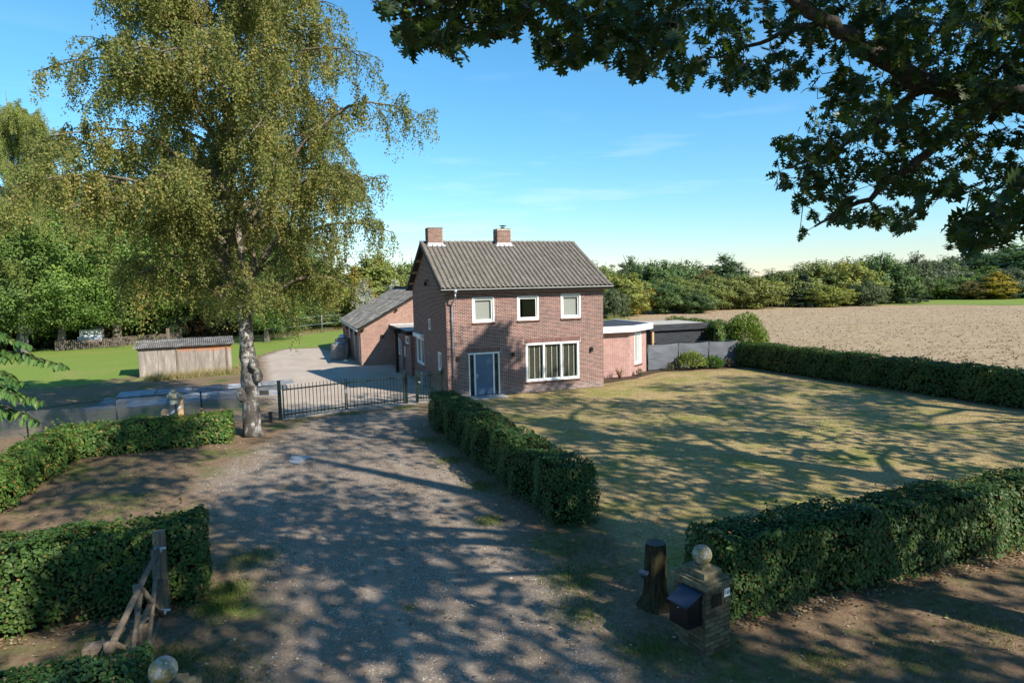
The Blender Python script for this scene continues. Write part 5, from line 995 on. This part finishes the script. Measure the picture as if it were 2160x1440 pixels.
MB().add(bt + tp_, [(0, 1, 2, 3), (7, 6, 5, 4), (0, 4, 5, 1), (1, 5, 6, 2), (2, 6, 7, 3), (3, 7, 4, 0)]).build('mailbox_body', M['mailbox'], mbx)
q2 = [(0.0, -0.21), (-0.34, -0.21), (-0.34, 0.21), (0.0, 0.21)]; t2 = [tuple(c0 + Uu * u + Vv * v + EZ * (1.004 if u == 0 else 0.845)) for u, v in q2]; MB().add(t2 + [(x, y, z + 0.014) for x, y, z in t2], [(3, 2, 1, 0), (4, 5, 6, 7), (0, 1, 5, 4), (1, 2, 6, 5), (2, 3, 7, 6), (3, 0, 4, 7)]).build('mailbox_lid', plain('blue_lid', (0.014, 0.022, 0.045), 0.3, 0.5), mbx)
MB().lathe(tuple(c0 - Uu * 0.306 + EZ * 0.78), [(0.012, 0), (0.012, 0.02)], 8).build('key_lock', M['zinc'], mbx)
sp_ = thing('tree_stump', 'tall sawn-off tree stump with rough bark beside the mailbox', 'stump', (5.95, 9.75, 0)); sm_ = MB(); zz = np.linspace(0, 1.16, 14); kk = 22; rr0 = np.interp(zz, [0, 0.12, 0.35, 1.16], [0.34, 0.25, 0.20, 0.17]); vs = []
for i, z in enumerate(zz):
    for j in range(kk): a = 2 * math.pi * j / kk; r = rr0[i] * (1 + 0.07 * math.sin(j * 3.1 + i * 0.25) + 0.16 * max(0, 0.3 - z) * math.sin(a * 5)); vs.append((5.95 + r * math.cos(a), 9.75 + r * math.sin(a), z))
sm_.add(vs, [(i * kk + j, i * kk + (j + 1) % kk, (i + 1) * kk + (j + 1) % kk, (i + 1) * kk + j) for i in range(13) for j in range(kk)], True).build('stump_bark', bark('stump_bark_rough', (0.018, 0.016, 0.009), (0.09, 0.075, 0.04), 14, 2.2, 1.0), sp_)
MB().add([(5.95 + 0.17 * 1.02 * math.cos(2 * math.pi * j / kk), 9.75 + 0.17 * 1.02 * math.sin(2 * math.pi * j / kk), 1.162) for j in range(kk)], [tuple(range(kk))]).build('sawn_top', plain('sawn_wood', (0.10, 0.095, 0.09), 0.9, 0.1, vs=14), sp_)
lc = thing('feeder_bowl', 'small blue-grey bowl fixed to the side of the tree stump', 'bowl', (5.68, 9.72, 0.62)); MB().lathe((5.68, 9.70, 0.6), [(0.05, 0), (0.085, 0.05), (0.09, 0.1), (0.08, 0.095), (0.02, 0.06)], 12).build('bowl', plain('blue_grey_enamel', (0.04, 0.06, 0.10), 0.4, 0.4), lc)

# ------------------------------------------------------------------ wooden pole gate (open) on the left
pg_ = thing('pole_gate', 'open wooden pole gate with diagonal braces hung on a square post', 'gate', (-2.36, 12.7, 0))
MB().box(-2.45, -2.27, 12.62, 12.8, 0, 1.52).build('hanging_post', M['wood'], pg_)
xg = -2.36
for z, y1 in ((1.24, 9.15), (0.68, 9.15), (0.1, 9.15)): MB().tube([(xg, 12.55, z), (xg, y1, z)], 0.044, 10).build('rail', M['wood'], pg_)
for y in (12.42, 11.0, 9.3): MB().tube([(xg - 0.05, y, 0.06), (xg - 0.05, y, 1.3)], 0.04, 9).build('upright', M['wood'], pg_)
for a, b in (((12.35, 1.2), (11.05, 0.12)), ((11.05, 1.2), (12.35, 0.12)), ((10.95, 1.2), (9.4, 0.12)), ((10.95, 0.12), (9.4, 1.2))): MB().tube([(xg + 0.03, a[0], a[1]), (xg + 0.03, b[0], b[1])], 0.036, 9).build('brace', M['wood'], pg_)
for z in (1.24, 0.1): MB().tube([(xg - 0.07, 12.6, z), (xg + 0.12, 12.6, z)], 0.022, 8).box(xg - 0.06, xg + 0.06, 12.5, 12.61, z - 0.03, z + 0.03).build('hinge', M['gutter'], pg_)
MB().tube([(xg - 0.02, 12.6, 1.42), (xg - 0.06, 9.4, 1.05)], 0.006, 5).build('stay_wire', M['gate'], pg_)
sp2 = thing('wooden_post', 'short square wooden post standing by the low end of the pole gate', 'post', (-2.75, 10.0, 0)); MB().box(-2.86, -2.64, 9.88, 10.1, 0, 0.95).add([(-2.87, 9.87, 0.951), (-2.63, 9.87, 0.951), (-2.63, 10.11, 0.951), (-2.87, 10.11, 0.951), (-2.75, 9.99, 1.0)], [(0, 1, 4), (1, 2, 4), (2, 3, 4), (3, 0, 4)]).build('post', M['wood'], sp2)

# ------------------------------------------------------------------ flower bed plants, field posts
def shrub(x, y, h, w, n, ls, col, label, seed, group='flower bed shrubs', long=1.9):
    rg = np.random.default_rng(seed); r = thing('shrub', label, 'shrub', (x, y, 0), group); st = MB(); P = []
    for k in range(9):
        a = k * 2.4; t = np.array([x + w * 0.4 * math.cos(a), y + w * 0.4 * math.sin(a), h * rg.uniform(0.5, 0.95)]); st.tube([(x, y, 0), (x + (t[0] - x) * 0.5, y + (t[1] - y) * 0.5, t[2] * 0.6), t], [0.016, 0.01, 0.004], 5)
    st.build('stems', M['twig'], r)
    u = unit(n, rg); u[:, 2] = np.abs(u[:, 2]); P = np.array([x, y, h * 0.25]) + u * (0.55 + 0.45 * rg.random(n)[:, None]) * [w / 2, w / 2, h * 0.75]; T = nrm(u + 0.7 * unit(n, rg)); L = ls * rg.uniform(0.7, 1.3, n)
    leaves_obj('foliage', P, T, nrm(u * 0.4 + [0, 0, 0.9] + 0.4 * unit(n, rg)), L, L / long, np.clip(0.5 + rg.normal(0, 0.22, n), 0, 1), M['tree_leaf'], r, 'leaf', droop=0.2, color=col); return r
shrub(24.25, 35.35, 1.15, 1.9, 1500, 0.16, (0.21, 0.26, 0.07), 'large pale green rhododendron in the flower bed against the screen fence', 71, long=2.6)
shrub(25.75, 35.2, 0.75, 1.35, 1100, 0.15, (0.08, 0.16, 0.03), 'low bright green shrub to the right of the rhododendron', 72, long=2.6)
shrub(22.7, 35.45, 0.5, 0.5, 160, 0.1, (0.12, 0.13, 0.05), 'small sparse plant left of the rhododendron', 73); shrub(26.9, 35.1, 0.6, 0.8, 260, 0.09, (0.16, 0.15, 0.10), 'greyish wiry shrub at the hedge end of the flower bed', 74)
shrub(19.9, 34.35, 0.45, 0.4, 120, 0.1, (0.14, 0.15, 0.06), 'tiny leafy plant at the foot of the bay window wall', 75)
ds = thing('dry_shrub', 'leafless dry rose bush in front of the pale extension wall', 'shrub', (18.2, 33.75, 0)); mm = MB(); rg = np.random.default_rng(8)
for k in range(16):
    a = k * 2.4; r = rg.uniform(0.15, 0.42); h = rg.uniform(0.4, 0.85); p1_ = np.array([18.2, 33.75, 0.0]); p2 = p1_ + [r * 0.5 * math.cos(a), r * 0.5 * math.sin(a), h * 0.6]; p3 = p1_ + [r * math.cos(a), r * math.sin(a), h]; mm.tube([p1_, p2, p3], [0.022, 0.016, 0.008], 5)
    for q in range(3): mm.tube([p2 + (p3 - p2) * q / 3, p2 + (p3 - p2) * q / 3 + rg.normal(0, 0.1, 3) + [0, 0, 0.1]], [0.008, 0.004], 4)
mm.build('stems', plain('dry_stem', (0.34, 0.22, 0.14), 0.9, 0.1), ds)
for k in range(26):
    px = 1290 + k * 26; a, b = gpt(px, 664 - k * 1.1 if px < 1700 else 637)[:2]
    if math.hypot(a, b) > 170: continue
    o = thing('fence_post', 'thin wooden field fence post at the edge of the plowed field', 'post', (a, b, 0), 'field fence posts'); MB().tube([(a, b, 0), (a, b, 1.25)], 0.06, 6).build('post', M['wood'], o)
for px, py in ((1463, 655), (1665, 646)):
    a, b = gpt(px, py)[:2]; o = thing('strainer_post', 'white braced strainer post in the field fence', 'post', (a, b, 0), 'white strainer posts'); MB().tube([(a, b, 0), (a, b, 2.0)], 0.14, 8).build('post', M['white'], o)
    for s in (-1, 1): MB().tube([(a, b, 1.3), (a + s * 1.2, b + s * 0.4, 0)], 0.08, 6).build('brace', M['white'], o)

# ------------------------------------------------------------------ oaks along the road (they shade the forecourt and hang into the picture)
MASK = [(770, -80), (778, 15), (830, 45), (838, 95), (872, 138), (895, 95), (945, 118), (988, 146), (1012, 100), (1050, 78), (1088, 82), (1104, 25), (1124, 60), (1130, 128), (1160, 155), (1210, 142), (1250, 122), (1292, 160), (1340, 165), (1400, 168), (1446, 208), (1480, 182), (1530, 192), (1572, 206), (1600, 192), (1660, 196), (1720, 186), (1738, 212), (1690, 262), (1612, 300), (1642, 330), (1590, 380), (1602, 402), (1660, 395), (1692, 382), (1668, 440), (1682, 502), (1722, 520), (1742, 470), (1790, 482), (1850, 476), (1880, 502), (1926, 482), (1962, 440), (1988, 420), (2030, 408), (2062, 428), (1986, 462), (2000, 520), (2032, 552), (2080, 522), (2160, 500), (2400, 540), (2400, -80)]
def keep_view(P, dmin, pad=60):
    px, py, dep = proj(P); fr = (dep > 0.2) & (px > -pad) & (px < 2160 + pad) & (py > -pad) & (py < 1440 + pad)
    return (~fr | in_poly(px, py, MASK)) & (np.linalg.norm(P - [0, 0, CAM_H], axis=1) > dmin)
def oak_crown(c, r, ncl, npc, ls, seed, dmin=6.5, rcl=(1.0, 2.2), shade_clumps=()):
    rg = np.random.default_rng(seed); P = []; ti = []
    for i in range(ncl):
        d = unit(1, rg)[0]; q = 0.25 + 0.75 * rg.random() ** 0.5; cc = np.array(c) + d * q * np.array(r); rc = rg.uniform(*rcl); u = unit(npc, rg) * rg.random(npc)[:, None] ** 0.4 * rc * [1, 1, 0.6]; P.append(cc + u); ti.append(np.clip(0.45 + rg.normal(0, 0.1) + rg.normal(0, 0.2, npc), 0, 1))
    for cc, rc in shade_clumps: P.append(np.array(cc) + unit(260, rg) * rg.random(260)[:, None] ** 0.4 * rc * [1, 1, 0.8]); ti.append(np.clip(rg.normal(0.45, 0.2, 260), 0, 1))
    P = np.concatenate(P); ti = np.concatenate(ti); k = keep_view(P, dmin) if dmin else np.ones(len(P), bool); P = P[k]; ti = ti[k]; n = len(P)
    N2 = nrm(unit(n, rg) + [0, 0, 0.8]); T = nrm(np.cross(N2, unit(n, rg)) + [0, 0, -0.4]); L = ls * rg.uniform(0.7, 1.3, n)
    qx, qy, qd = proj(P); fr = (qd > 0.2) & (qx > -200) & (qx < 2360) & (qy > -200) & (qy < 1600); L[fr] *= 0.65
    return P, T, N2, L, ti, fr
def crown_obj(cr, o):
    P, T, N2, L, ti, fr = cr
    if fr.any(): leaves_obj('crown_leaves', P[fr], T[fr], N2[fr], L[fr], L[fr] * 0.95, ti[fr], M['oak_leaf'], o, 'oak', 0.1, 0.15)
    leaves_obj('crown', P[~fr], T[~fr], N2[~fr], L[~fr], L[~fr] * 0.8, ti[~fr], M['oak_leaf'], o, 'leaf')
def rpt(px, py, d): v = ray(px, py); return np.array([0, 0, CAM_H]) + v / np.linalg.norm(v) * d
oakA = thing('oak_tree', 'red oak whose dark lobed leaves and thick limb hang over the forecourt', 'tree', (13.5, 3.5, 0), 'roadside oaks')
tA = MB(); tb = np.array([13.5, 3.5, 0]); tA.tube([tb, tb + [0, 0, 0.5], tb + [-0.1, 0, 3], tb + [-0.2, 0.1, 7], tb + [-0.5, 0, 12], tb + [-1.0, -0.3, 18]], [0.75, 0.55, 0.48, 0.42, 0.3, 0.08], 14); tA.build('trunk', M['bark'], oakA)
LIMBS = [[(tb + [-0.2, 0.1, 6.2]), rpt(2250, 225, 10.2), rpt(2100, 205, 9.4), rpt(1950, 175, 8.8), rpt(1830, 110, 8.4), rpt(1740, 40, 8.2), rpt(1640, -20, 8.0), rpt(1500, -60, 7.6)],
         [rpt(1960, 178, 8.8), rpt(1860, 250, 8.7), rpt(1760, 320, 8.8), rpt(1660, 360, 9.0)], [rpt(2080, 203, 9.3), rpt(1960, 320, 8.8), rpt(1830, 420, 8.5), rpt(1720, 475, 8.6)],
         [(tb + [-0.2, 0.1, 5.6]), rpt(2260, 330, 8.6), rpt(2140, 400, 7.2), rpt(2070, 470, 6.4)], [(tb + [-0.25, 0.1, 7.2]), rpt(2000, -170, 9.6), rpt(1600, -130, 7.8), rpt(1300, -70, 6.5), rpt(1130, -30, 5.9), rpt(960, 0, 5.4), rpt(850, 10, 5.2)],
         [rpt(1310, -70, 6.5), rpt(1260, 20, 6.3), rpt(1200, 80, 6.2)], [rpt(1740, 40, 8.2), rpt(1600, 90, 8.6), rpt(1480, 130, 9.0)]]
LR = [(0.18, 0.025), (0.05, 0.012), (0.07, 0.012), (0.11, 0.015), (0.13, 0.012), (0.03, 0.01), (0.035, 0.01)]
nodes = []; 
for pts, (ra, rb) in zip(LIMBS, LR):
    pts = np.array(pts); q = np.linspace(0, len(pts) - 1, (len(pts) - 1) * 6 + 1); dens = np.stack([np.interp(q, np.arange(len(pts)), pts[:, k]) for k in range(3)], 1); dens[1:-1] = (dens[:-2] + 2 * dens[1:-1] + dens[2:]) / 4; dens += RNG.normal(0, 0.015, dens.shape); lm = MB(); lm.tube(dens, np.linspace(ra, rb, len(dens)), 9); lm.build('limb', M['bark'], oakA); nodes.append(dens)
nodes = np.concatenate(nodes); rg = np.random.default_rng(77)
cand = rg.uniform([760, -120, 0], [2330, 560, 1], (9000, 3)); cand = cand[in_poly(cand[:, 0], cand[:, 1], MASK)]
cand = cand[rg.random(len(cand)) < np.where(cand[:, 0] < 1130, 0.55, 0.72)][:1200]
anch = []
for x, y, q in cand:
    dn = 5.0 + 1.2 * q if x < 1130 else (5.6 + 2.4 * q if x < 1430 else (7.6 + 3.2 * q if (x < 1960 or y < 380) else 5.6 + 1.6 * q)); anch.append(rpt(x, y, dn))
anch = np.array(anch); dd = np.array([np.min(np.linalg.norm(nodes - a, axis=1)) for a in anch]); anch = anch[np.argsort(dd)]
tw = MB(); LPo = []; LTo = []; LNo = []; LLo = []; TIo = []; nl_ = list(nodes)
for a in anch:
    NA = np.array(nl_); j = np.argmin(np.linalg.norm(NA - a, axis=1)); b = NA[j]; mid = (a + b) / 2 + rg.normal(0, 0.05, 3); ln = np.linalg.norm(a - b); tw.tube([b, mid, a], [0.004 + 0.006 * min(ln, 1), 0.005, 0.003], 4, False); nl_.append(a); nl_.append(mid)
    dr = nrm(a - mid); n = rg.integers(5, 10)
    for k in range(n):
        an = k * 2.4 + rg.random(); side = nrm(np.cross(dr, unit(1, rg)[0])); T = nrm(dr * rg.uniform(0.2, 0.9) + side * 0.9 + np.array([0, 0, -0.45])); LPo.append(a - dr * rg.uniform(0, 0.16)); LTo.append(T); LNo.append(nrm(np.array([0, 0, 1.0]) + 0.75 * unit(1, rg)[0])); LLo.append(rg.uniform(0.11, 0.2)); TIo.append(np.clip(rg.normal(0.42, 0.22), 0, 1))
tw.build('twigs', M['twig'], oakA, 'stuff')
LPo, LTo, LNo, LLo, TIo = map(np.array, (LPo, LTo, LNo, LLo, TIo)); px, py, dep = proj(LPo); ok = keep_view(LPo + LTo * LLo[:, None] * 0.6, 3.5, 0) | (px < 0); LPo, LTo, LNo, LLo, TIo, px, py, dep = [a[ok] for a in (LPo, LTo, LNo, LLo, TIo, px, py, dep)]
insd = (px > 0) & (px < 2160) & (py > 0) & (py < 1440); one = np.zeros(len(LPo), bool); one[np.argsort(np.where(insd, -LLo / dep, 9))[:300]] = True
single_leaves(LPo[one], LTo[one], LNo[one], LLo[one], LLo[one] * 0.95, TIo[one], M['oak_leaf'], oakA, 'oak', fold=0.1, droop=0.15)
leaves_obj('spray_leaves', LPo[~one], LTo[~one], LNo[~one], LLo[~one], LLo[~one] * 0.95, TIo[~one], M['oak_leaf'], oakA, 'oak', fold=0.1, droop=0.15)
crown_obj(oak_crown((13.2, 3, 14), (9.6, 9.6, 8.3), 54, 200, 0.26, 81, dmin=9.0), oakA)
def bg_oak(x, y, label, cr, seed, h=19):
    o = thing('oak_tree', label, 'tree', (x, y, 0), 'roadside oaks'); MB().tube([(x, y, 0), (x, y, 0.6), (x + 0.1, y, 5), (x, y + 0.2, 11), (x, y, h * 0.9)], [0.8, 0.55, 0.48, 0.32, 0.06], 12).build('trunk', M['bark'], o); lm = MB()
    for k in range(9):
        a = k * 2.4; z0 = 5.5 + k * 1.0; lm.tube([(x, y, z0), (x + 2.6 * math.cos(a), y + 2.6 * math.sin(a), z0 + 1.6), (x + 5.4 * math.cos(a), y + 5.4 * math.sin(a), z0 + 2.6)], [0.17, 0.11, 0.03], 6)
    lm.build('limb', M['bark'], o); crown_obj(cr, o); return o
bg_oak(20, 7.0, 'tall red oak by the road that shades the lawn and the front door', oak_crown((20, 8, 13.2), (7.6, 7.6, 8.8), 62, 190, 0.28, 82, dmin=9.0, shade_clumps=[(np.array([fx, YF, fz]) + SUN * ft, fr_) for fx, fz, ft, fr_ in ((8.5, 0.8, 27, 0.9), (9.3, 2.2, 26, 1.0), (10.0, 3.1, 25.5, 0.75), (10.4, 1.7, 26, 0.95), (11.0, 0.6, 27, 0.7), (9.6, 0.6, 28, 1.0), (8.6, 2.0, 25, 0.5))]), 82)  # unseen leaf clumps added along sun rays to cast the shadow around the door
bg_oak(36, 5, 'red oak by the road at the far corner of the front lawn', oak_crown((36, 5, 13), (8.5, 8.5, 7.5), 45, 180, 0.3, 83, dmin=9.0), 83)
bg_oak(1.5, -8, 'red oak across the road, opposite the driveway entrance', oak_crown((1.5, -8, 14), (9, 9, 6.5), 30, 190, 0.28, 84, dmin=4.0), 84)
bg_oak(14, -9, 'red oak across the road, opposite the mailbox pillar', oak_crown((14, -9, 14), (8.5, 8.5, 6.5), 52, 180, 0.3, 85, dmin=4.0), 85)

# ------------------------------------------------------------------ cherry branches at the left edge
ch = thing('cherry_tree', 'young cherry tree reaching in with glossy drooping leaves over the wire fence', 'tree', (-6.9, 13.9, 0)); cb = np.array([-6.9, 13.9, 0]); MB().tube([cb, cb + [0, 0, 2], cb + [0.1, -0.1, 4], cb + [0.2, -0.2, 6.5]], [0.12, 0.1, 0.07, 0.02], 9).build('trunk', M['bark'], ch)
rg = np.random.default_rng(91); LP = []; LT = []; LN = []; LL = []; TI = []; bm_ = MB()
ends = [(85, 745, 12.6), (138, 755, 12.4), (60, 712, 12.8), (85, 830, 12.2), (30, 815, 12.0), (78, 868, 12.0), (10, 690, 12.8), (-40, 760, 12.4), (-60, 700, 13), (-50, 840, 12), (20, 775, 12.9), (45, 790, 12.5), (5, 735, 12.2), (-20, 800, 12.6), (-90, 650, 13), (-80, 620, 13), (-120, 760, 13), (12, 850, 12.3)]
for ex, ey, ed in ends:
    e = rpt(ex, ey, ed); s = cb + [0.1, -0.1, e[2] - 0.1 + rg.uniform(-0.5, 0.1)]; q = np.linspace(0, 1, 14)[:, None]; pts = s + (e - s) * q + EZ * (0.35 * np.sin(q * math.pi) - 0.12 * q ** 2) + rg.normal(0, 0.02, (14, 3)); bm_.tube(pts, np.linspace(0.022, 0.005, 14), 5, False); dr = nrm(e - s)
    for k in range(130):
        f = 0.25 + 0.75 * (k / 129); b = s + (e - s) * f + EZ * (0.35 * math.sin(f * math.pi) - 0.12 * f * f) + rg.normal(0, 0.07, 3) * (1.2 - f); sd = nrm(np.cross(dr, EZ)) * (1 if k % 2 else -1); LP.append(b); LT.append(nrm(sd * 0.7 + dr * 0.5 + [0, 0, -0.75] + 0.25 * unit(1, rg)[0])); LN.append(nrm(EZ + sd * 0.5 + 0.3 * unit(1, rg)[0])); LL.append(rg.uniform(0.12, 0.19)); TI.append(np.clip(rg.normal(0.55, 0.2), 0, 1))
bm_.build('branches', M['twig'], ch); LP, LT, LN, LL, TI = map(np.array, (LP, LT, LN, LL, TI)); px, py, dep = proj(LP); one = np.zeros(len(LP), bool); one[np.argsort(np.where(px > 0, -LL / dep, 9))[:280]] = True
single_leaves(LP[one], LT[one], LN[one], LL[one], LL[one] * 0.5, TI[one], M['cherry_leaf'], ch, 'leaf', droop=0.2); leaves_obj('foliage', LP[~one], LT[~one], LN[~one], LL[~one], LL[~one] * 0.5, TI[~one], M['cherry_leaf'], ch, 'leaf', droop=0.2)

# ------------------------------------------------------------------ grass, litter, pebbles
def scatter(poly, n, rg):
    P = np.array(poly); lo, hi = P.min(0), P.max(0); q = rg.uniform(lo, hi, (n * 3, 2)); return q[in_poly(q[:, 0], q[:, 1], P)][:n]
def blades(name, xy, hgt, wid, tint, label, z=0.01):
    n = len(xy); rg = np.random.default_rng(len(xy)); a = rg.random(n) * 6.283; s = np.stack([np.cos(a), np.sin(a)], 1); h = hgt * rg.uniform(0.5, 1.4, n); ln = rg.normal(0, 0.45, (n, 2)) * h[:, None]; w = wid * rg.uniform(0.7, 1.3, n)[:, None] / 2
    B = np.stack([np.concatenate([xy - s * w, np.full((n, 1), z)], 1), np.concatenate([xy + s * w, np.full((n, 1), z)], 1), np.concatenate([xy + ln, (z + h)[:, None]], 1)], 1)
    return tag(link(name, mesh_u(name, B.reshape(-1, 3), np.arange(3 * n).reshape(n, 3), np.repeat(tint, 3)), None, M['grass_blade']), label, 'grass', kind='stuff')
rg = np.random.default_rng(5)
xy = scatter(lawn_poly, 90000, rg); gn = 0.5 + 0.5 * np.sin(xy[:, 0] * 0.9 + 2 * np.sin(xy[:, 1] * 0.45)) * np.sin(xy[:, 1] * 0.8 + 1.4); blades('lawn_grass', xy, 0.035, 0.012, np.clip(0.85 - 0.35 * (gn > 0.72) + rg.normal(0, 0.12, len(xy)), 0, 1), 'short dry blades of the front lawn')
cl = []
for cx, cy, r, n in [(-1.5, 12.6, 0.45, 1500), (-1.35, 13.2, 0.4, 1200), (-1.0, 14.6, 0.6, 1200), (-2.0, 10.9, 0.6, 1300), (-1.2, 10.2, 0.7, 900), (5.0, 11.2, 0.7, 1300), (4.6, 10.0, 0.6, 900), (5.6, 12.6, 0.8, 1300), (5.1, 8.6, 0.5, 900), (4.4, 14.8, 0.35, 700), (5.0, 17.5, 0.5, 900), (4.9, 20.5, 0.5, 800), (4.7, 23.5, 0.6, 800), (7.4, 7.3, 0.5, 500), (8.9, 6.9, 0.7, 600), (10.6, 7.2, 0.8, 600), (-3.2, 11.4, 0.7, 900), (-4.4, 19.5, 0.9, 600), (-5.0, 22.5, 0.8, 500), (-3.2, 15.9, 0.8, 700), (1.8, 11.2, 0.1, 60), (2.4, 30.0, 0.6, 500), (5.0, 30.3, 0.5, 600), (0.3, 29.3, 0.5, 400)]:
    cl.append(np.array([cx, cy]) + rg.normal(0, r * 0.55, (n, 2)))
xy = np.concatenate(cl); blades('grass_tuft', xy, 0.075, 0.012, np.clip(rg.normal(0.32, 0.17, len(xy)), 0, 0.8), 'green grass tufts in the bare earth beside the driveway')
xy = np.concatenate([scatter([(-9, 47), (-3, 48.6), (-2.5, 47.6), (-8.5, 46)], 1600, rg), scatter([(-3.5, 76.5), (7.8, 88), (7.8, 89.6), (-4, 78.5)], 5000, rg)]); blades('tall_dry_grass', xy, 0.5, 0.03, np.clip(rg.normal(0.82, 0.14, len(xy)), 0, 1), 'long dry grass along the mesh fence and old shed')
xy = np.concatenate([scatter([(31, 46), (48, 90), (70, 110.5), (108, 117.5), (108, 119), (69, 113), (46.5, 91), (29.5, 46)], 16000, rg)]); blades('field_margin_grass', xy, 0.9, 0.06, np.clip(rg.normal(0.72, 0.16, len(xy)), 0, 1), 'tall dry grass on the margin of the plowed field')
hedge_lines = [((-1.7, 12.85), (-6.2, 12.4), 500), ((6.75, 8.72), (15, 8.85), 1100), ((-2.2, 26.1), (-7.0, 25.7), 260), ((5.3, 25.5), (5.65, 13.9), 260)]
xy = [scatter([(-7, 8), (7, 7), (16, 5.5), (16, 8.6), (6, 10), (6, 28), (-7, 26)], 4200, rg)]
for a, b, n in hedge_lines: t = rg.random((n, 1)); xy.append(np.array(a) + (np.array(b) - np.array(a)) * t + rg.normal(0, 0.16, (n, 2)))
xy = np.concatenate(xy); n = len(xy); P = np.concatenate([xy, rg.uniform(0.018, 0.035, (n, 1))], 1); N2 = nrm(EZ + 0.35 * unit(n, rg)); T = nrm(np.cross(N2, unit(n, rg))); L = rg.uniform(0.035, 0.085, n)
tag(leaves_obj('leaf_litter', P, T, N2, L, L * 0.6, rg.random(n), M['litter'], None, 'leaf', fold=0.3), 'fallen brown leaves scattered over the forecourt and under the hedges', 'leaves', kind='stuff')
xy = scatter([tuple(p) for p in drive_poly], 2600, rg); n = len(xy); C = np.concatenate([xy, np.full((n, 1), 0.016)], 1); V, Fq = boxes(C, rg.uniform(0.004, 0.012, (n, 3)), EX, EY, EZ); tag(link('pebbles', mesh_u('pebbles', V, Fq), None, M['pebble'], 'stuff'), 'loose pale pebbles lying on the gravel driveway', 'pebbles')

xy = scatter([(30.8, 6), (30.8, 36), (36, 54), (52, 84), (100, 100), (120, 60), (110, 0)], 60000, rg); xy = xy[rg.random(len(xy)) < (30 / np.hypot(xy[:, 0], xy[:, 1])) ** 1.7]; n = len(xy); C = np.concatenate([xy, np.full((n, 1), 0.02)], 1); cl_ = rg.uniform(0.015, 0.06, (n, 1)) * rg.uniform(0.6, 1.3, (n, 3)); V, Fq = boxes(C, cl_, EX * 0.8 + EY * 0.6, EY * 0.8 - EX * 0.6, EZ); V += rg.normal(0, 0.018, V.shape)
tag(link('soil_clods', mesh_u('soil_clods', V, Fq, np.repeat(np.ones(n), 8)), None, M['field'], 'stuff'), 'loose clods of dry earth lying on the plowed field', 'clods')
shrub(29.2, 36.4, 3.4, 3.2, 6000, 0.15, (0.17, 0.24, 0.05), 'tall leafy beech bush rising over the end of the screen fence', 76, group='unclipped hedges', long=1.5)

mp = thing('metal_sheet', 'flat bent grey metal sheet lying on the driveway near the birch', 'metal sheet', (0.15, 22.75, 0)); MB().prism([(-0.2, 22.4), (0.1, 22.0), (0.3, 22.5), (0.62, 22.75), (0.2, 23.1), (-0.1, 23.3), (-0.15, 22.9)], 0.02, 0.035).build('sheet', plain('dull_metal', (0.30, 0.31, 0.34), 0.5, 0.4, 0.3), mp)
